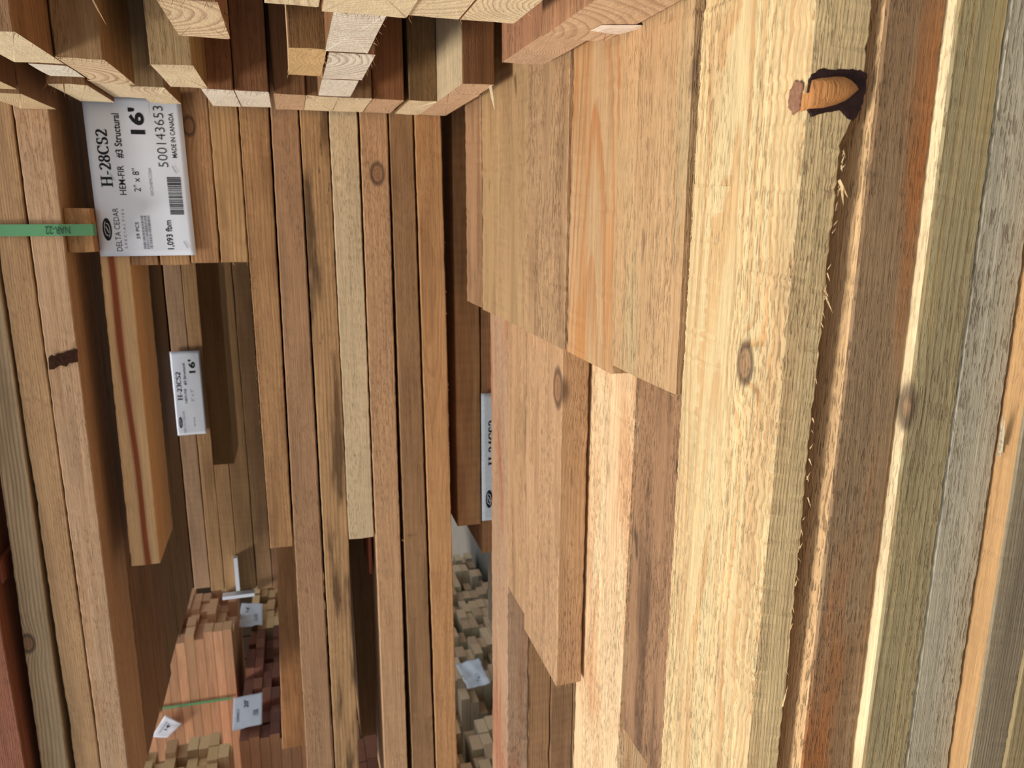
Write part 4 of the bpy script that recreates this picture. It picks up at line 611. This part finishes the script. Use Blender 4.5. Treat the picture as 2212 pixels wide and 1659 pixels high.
def main_label(sh, code, size, second=True):
    W, H = sh.W, sh.H
    def T(s, u0, u1, v0, h, bold=0.0, mat=None, sp=1.0): sh.put('printed_text', text_geo(s, h*H, (u1-u0)*W, bold, sp), u0*W, v0*H, mat)
    logo(sh, .172*W, .90*H, .072*W, .047*H)
    T('DELTA CEDAR', .032, .307, .768, .058, -.004); T('SPECIALTIES', .05, .30, .71, .026, 0, GREYINK, 1.5)
    sh.put('printed_text', serif_text(code, .352*W, .115*H), .438*W, .79*H)
    T('HEM-FIR', .39, .572, .662, .066, .006); T('#3 Structural', .617, .888, .645, .082, .018)
    T(size, .41, .555, .512, .07); T("16'", .765, .925, .40, .155, .035)
    T('UDCS/HEMC2326A', .384, .56, .385, .03, 0, GREYINK)
    T('59 PCS', .11, .218, .572, .036, .006)
    rb = random.Random(3)
    for k in range(3): sh.put('barcode', bars_geo(.215*W, .026*H, 26, rb), .045*W, (.452+.034*k)*H, GREYINK)
    if second:
        T('500143653', .565, .94, .20, .10, -.012)
        T('MADE IN CANADA', .624, .90, .098, .05, .012)
        sh.put('barcode', bars_geo(.242*W, .145*H, 34, rb), .265*W, .085*H)
        T('1,093 fbm', .04, .228, .22, .078, .014)

# the large label on the boards at the upper left of the photo
o, u_, v_, W_, H_ = LABEL1
s1 = Sheet('paper_label', 'large white paper label reading H-28CS2 and 16 feet, stapled on a stack of board edges', o, u_, v_, W_, H_, .0010, 11, corner=LABEL1C)
main_label(s1, 'H-28CS2', '2" x 8"')
for (a, b) in ((.07, .10), (.50, .79), (.55, .14)):
    x, y = a*W_, b*H_
    s1.put('staple', stroke([(x-.006, y-.003), (x+.006, y+.003)], .0013, .0013), 0, 0, STEEL, .0012, 'steel staple')
o, u_, v_, W_, H_ = LABEL2
s2 = Sheet('paper_label', 'smaller folded white label reading H-23CS2, deep in the dark gap between bundles', o, u_, v_, W_, H_, .0022, 12)
def T2(s, a, b, c, h, bold=0.0, mat=None): s2.put('printed_text', text_geo(s, h*H_, (b-a)*W_, bold), a*W_, c*H_, mat)
logo(s2, .155*W_, .86*H_, .068*W_, .06*H_)
s2.put('printed_text', serif_text('H-23CS2', .34*W_, .16*H_), .42*W_, .72*H_)
T2('HEM-FIR', .385, .56, .56, .085); T2('#3 Structural', .60, .86, .53, .10, .012); T2('2" x 3"', .40, .55, .34, .09, -.01, GREYINK); T2("16'", .74, .90, .20, .22, .03)
T2('DELTA CEDAR', .03, .29, .70, .07, -.01, GREYINK); T2('59 PCS', .10, .21, .36, .05, 0, GREYINK)
o, u_, v_, W_, H_ = LABEL3
s3 = Sheet('paper_label', 'speckled grey white label half hidden behind the lit boards, in the black gap', o, u_, v_, W_, H_, .0008, 13, mat=plain('speckled_label', (190, 198, 206), .6, .38, 420))
main_label(s3, 'H-24CS2', '2" x 4"')

# ------------------------------------------------------------------ straps
def strip(name, pts, w, t, side, mat):
    """band of width w along side, following pts"""
    side = Vector(side).normalized(); V_ = []; F_ = []
    for i, p in enumerate(pts):
        p = Vector(p); a = Vector(pts[max(0, i-1)]); b = Vector(pts[min(len(pts)-1, i+1)]); n = (b-a).normalized().cross(side).normalized()
        for s, k in ((-1, 1), (1, 1), (1, -1), (-1, -1)): V_.append(tuple(p+side*s*w/2+n*k*t/2))
    for i in range(len(pts)-1):
        for k in range(4): F_.append((i*4+k, i*4+(k+1) % 4, (i+1)*4+(k+1) % 4, (i+1)*4+k))
    F_ += [(0, 1, 2, 3), tuple(len(V_)-4+k for k in (3, 2, 1, 0))]
    l = Vector(pts[0])
    return mesh_obj(name, [tuple(Vector(v)-l) for v in V_], F_, mat, None, tuple(l))
st = tag(strip('strap', STRAP1, STRAP1W, .0012, (1, 0, 0), STRAP), 'green plastic strap marked NAR-22 around the upper bundle and its wooden spacer', 'strap')
g, gf = text_geo('NAR-22', .0125, .036, .0)
# reads upwards: letters run along +Z with their tops towards -X
tx = STRAPTEXT
ink = mesh_obj('printed_text', [(tx[0]+.006-b-st.location.x, tx[1]-.0012-st.location.y, tx[2]+a-st.location.z) for a, b, _ in g], gf, plain('strap_ink', (32, 62, 48), .6), st, recalc=False)

# ------------------------------------------------------------------ distant bundles across the aisle
box_mesh = {}
def far_board(parent, rnd, x0, x1, y0, y1, z0, z1, base, endb, gain):
    v, f = box(0, x1-x0, 0, y1-y0, 0, z1-z0)
    o = mesh_obj('board', v, f, WOODF, parent, (x0-parent.location.x, y0-parent.location.y, z0-parent.location.z), recalc=False)
    setwood(o, rnd, base, endc=rnd.choice(ENDS[endb]), ring=(260, .3, .1), par=(.35, .1, .1), gain=gain*rnd.uniform(.82, 1.15))
ENDS = {'red': [(140, 92, 74), (122, 78, 66), (112, 72, 64)], 'orange': [(214, 164, 122), (228, 184, 140), (200, 150, 114)], 'tan': [(222, 182, 132), (232, 194, 144), (204, 160, 116)], 'grey': [(226, 192, 154), (236, 206, 168), (206, 172, 138)]}
def far_pack(label, xe, y0, y1, z0, z1, w, t, base, jut, seedn, deep=2.2, side=None, gain=1.0):
    rnd = random.Random(seedn)
    root = bpy.data.objects.new('lumber_bundle', None); root.location = (xe, y0, z0); link(root)
    tag(root, label, 'lumber', 'lumber bundles across the aisle')
    nz = max(1, round((z1-z0)/t)); ny = max(1, round((y1-y0)/w)); dz = (z1-z0)/nz; dy = (y1-y0)/ny
    for j in range(nz):
        for i in range(ny):
            xx = xe-(rnd.random()**2)*jut
            b = side if side and i == 0 else base
            far_board(root, rnd, xx-deep, xx, y0+i*dy+.001, y0+(i+1)*dy-.001, z0+j*dz+.0008, z0+(j+1)*dz-.0012, b, base, gain)
    return root
for args in FARPACKS: far_pack(*args)
for i, (pts, w, lab) in enumerate(FARSTRAPS): tag(strip('strap', pts, w, .0015, (1, 0, 0), STRAP), lab, 'strap')
for i, (lab, org, uu, vv, w, h, amp, crn, words) in enumerate(FARLABELS):
    s = Sheet('paper_label', lab, org, uu, vv, w, h, amp, 30+i, nx=14, ny=14, corner=crn)
    for (txt, a, b, c, hh, bold, grey) in words:
        s.put('printed_text', text_geo(txt, hh*h, (b-a)*w, bold), a*w, c*h, GREYINK if grey else INK, .0012)
# ------------------------------------------------------------------ folded white sheet sticking out of the dim bundle
def sleeve(name, label, boxes):
    parts = [box(*b) for b in boxes]; v, f = merge(parts); l = Vector(v[0])
    o = mesh_obj(name, [tuple(Vector(p)-l) for p in v], f, PAPER, None, tuple(l)); return tag(o, label, 'paper')
sleeve('folded_paper', 'thin white folded paper edges forming a T at the ends of the dim recess boards', SLEEVE)
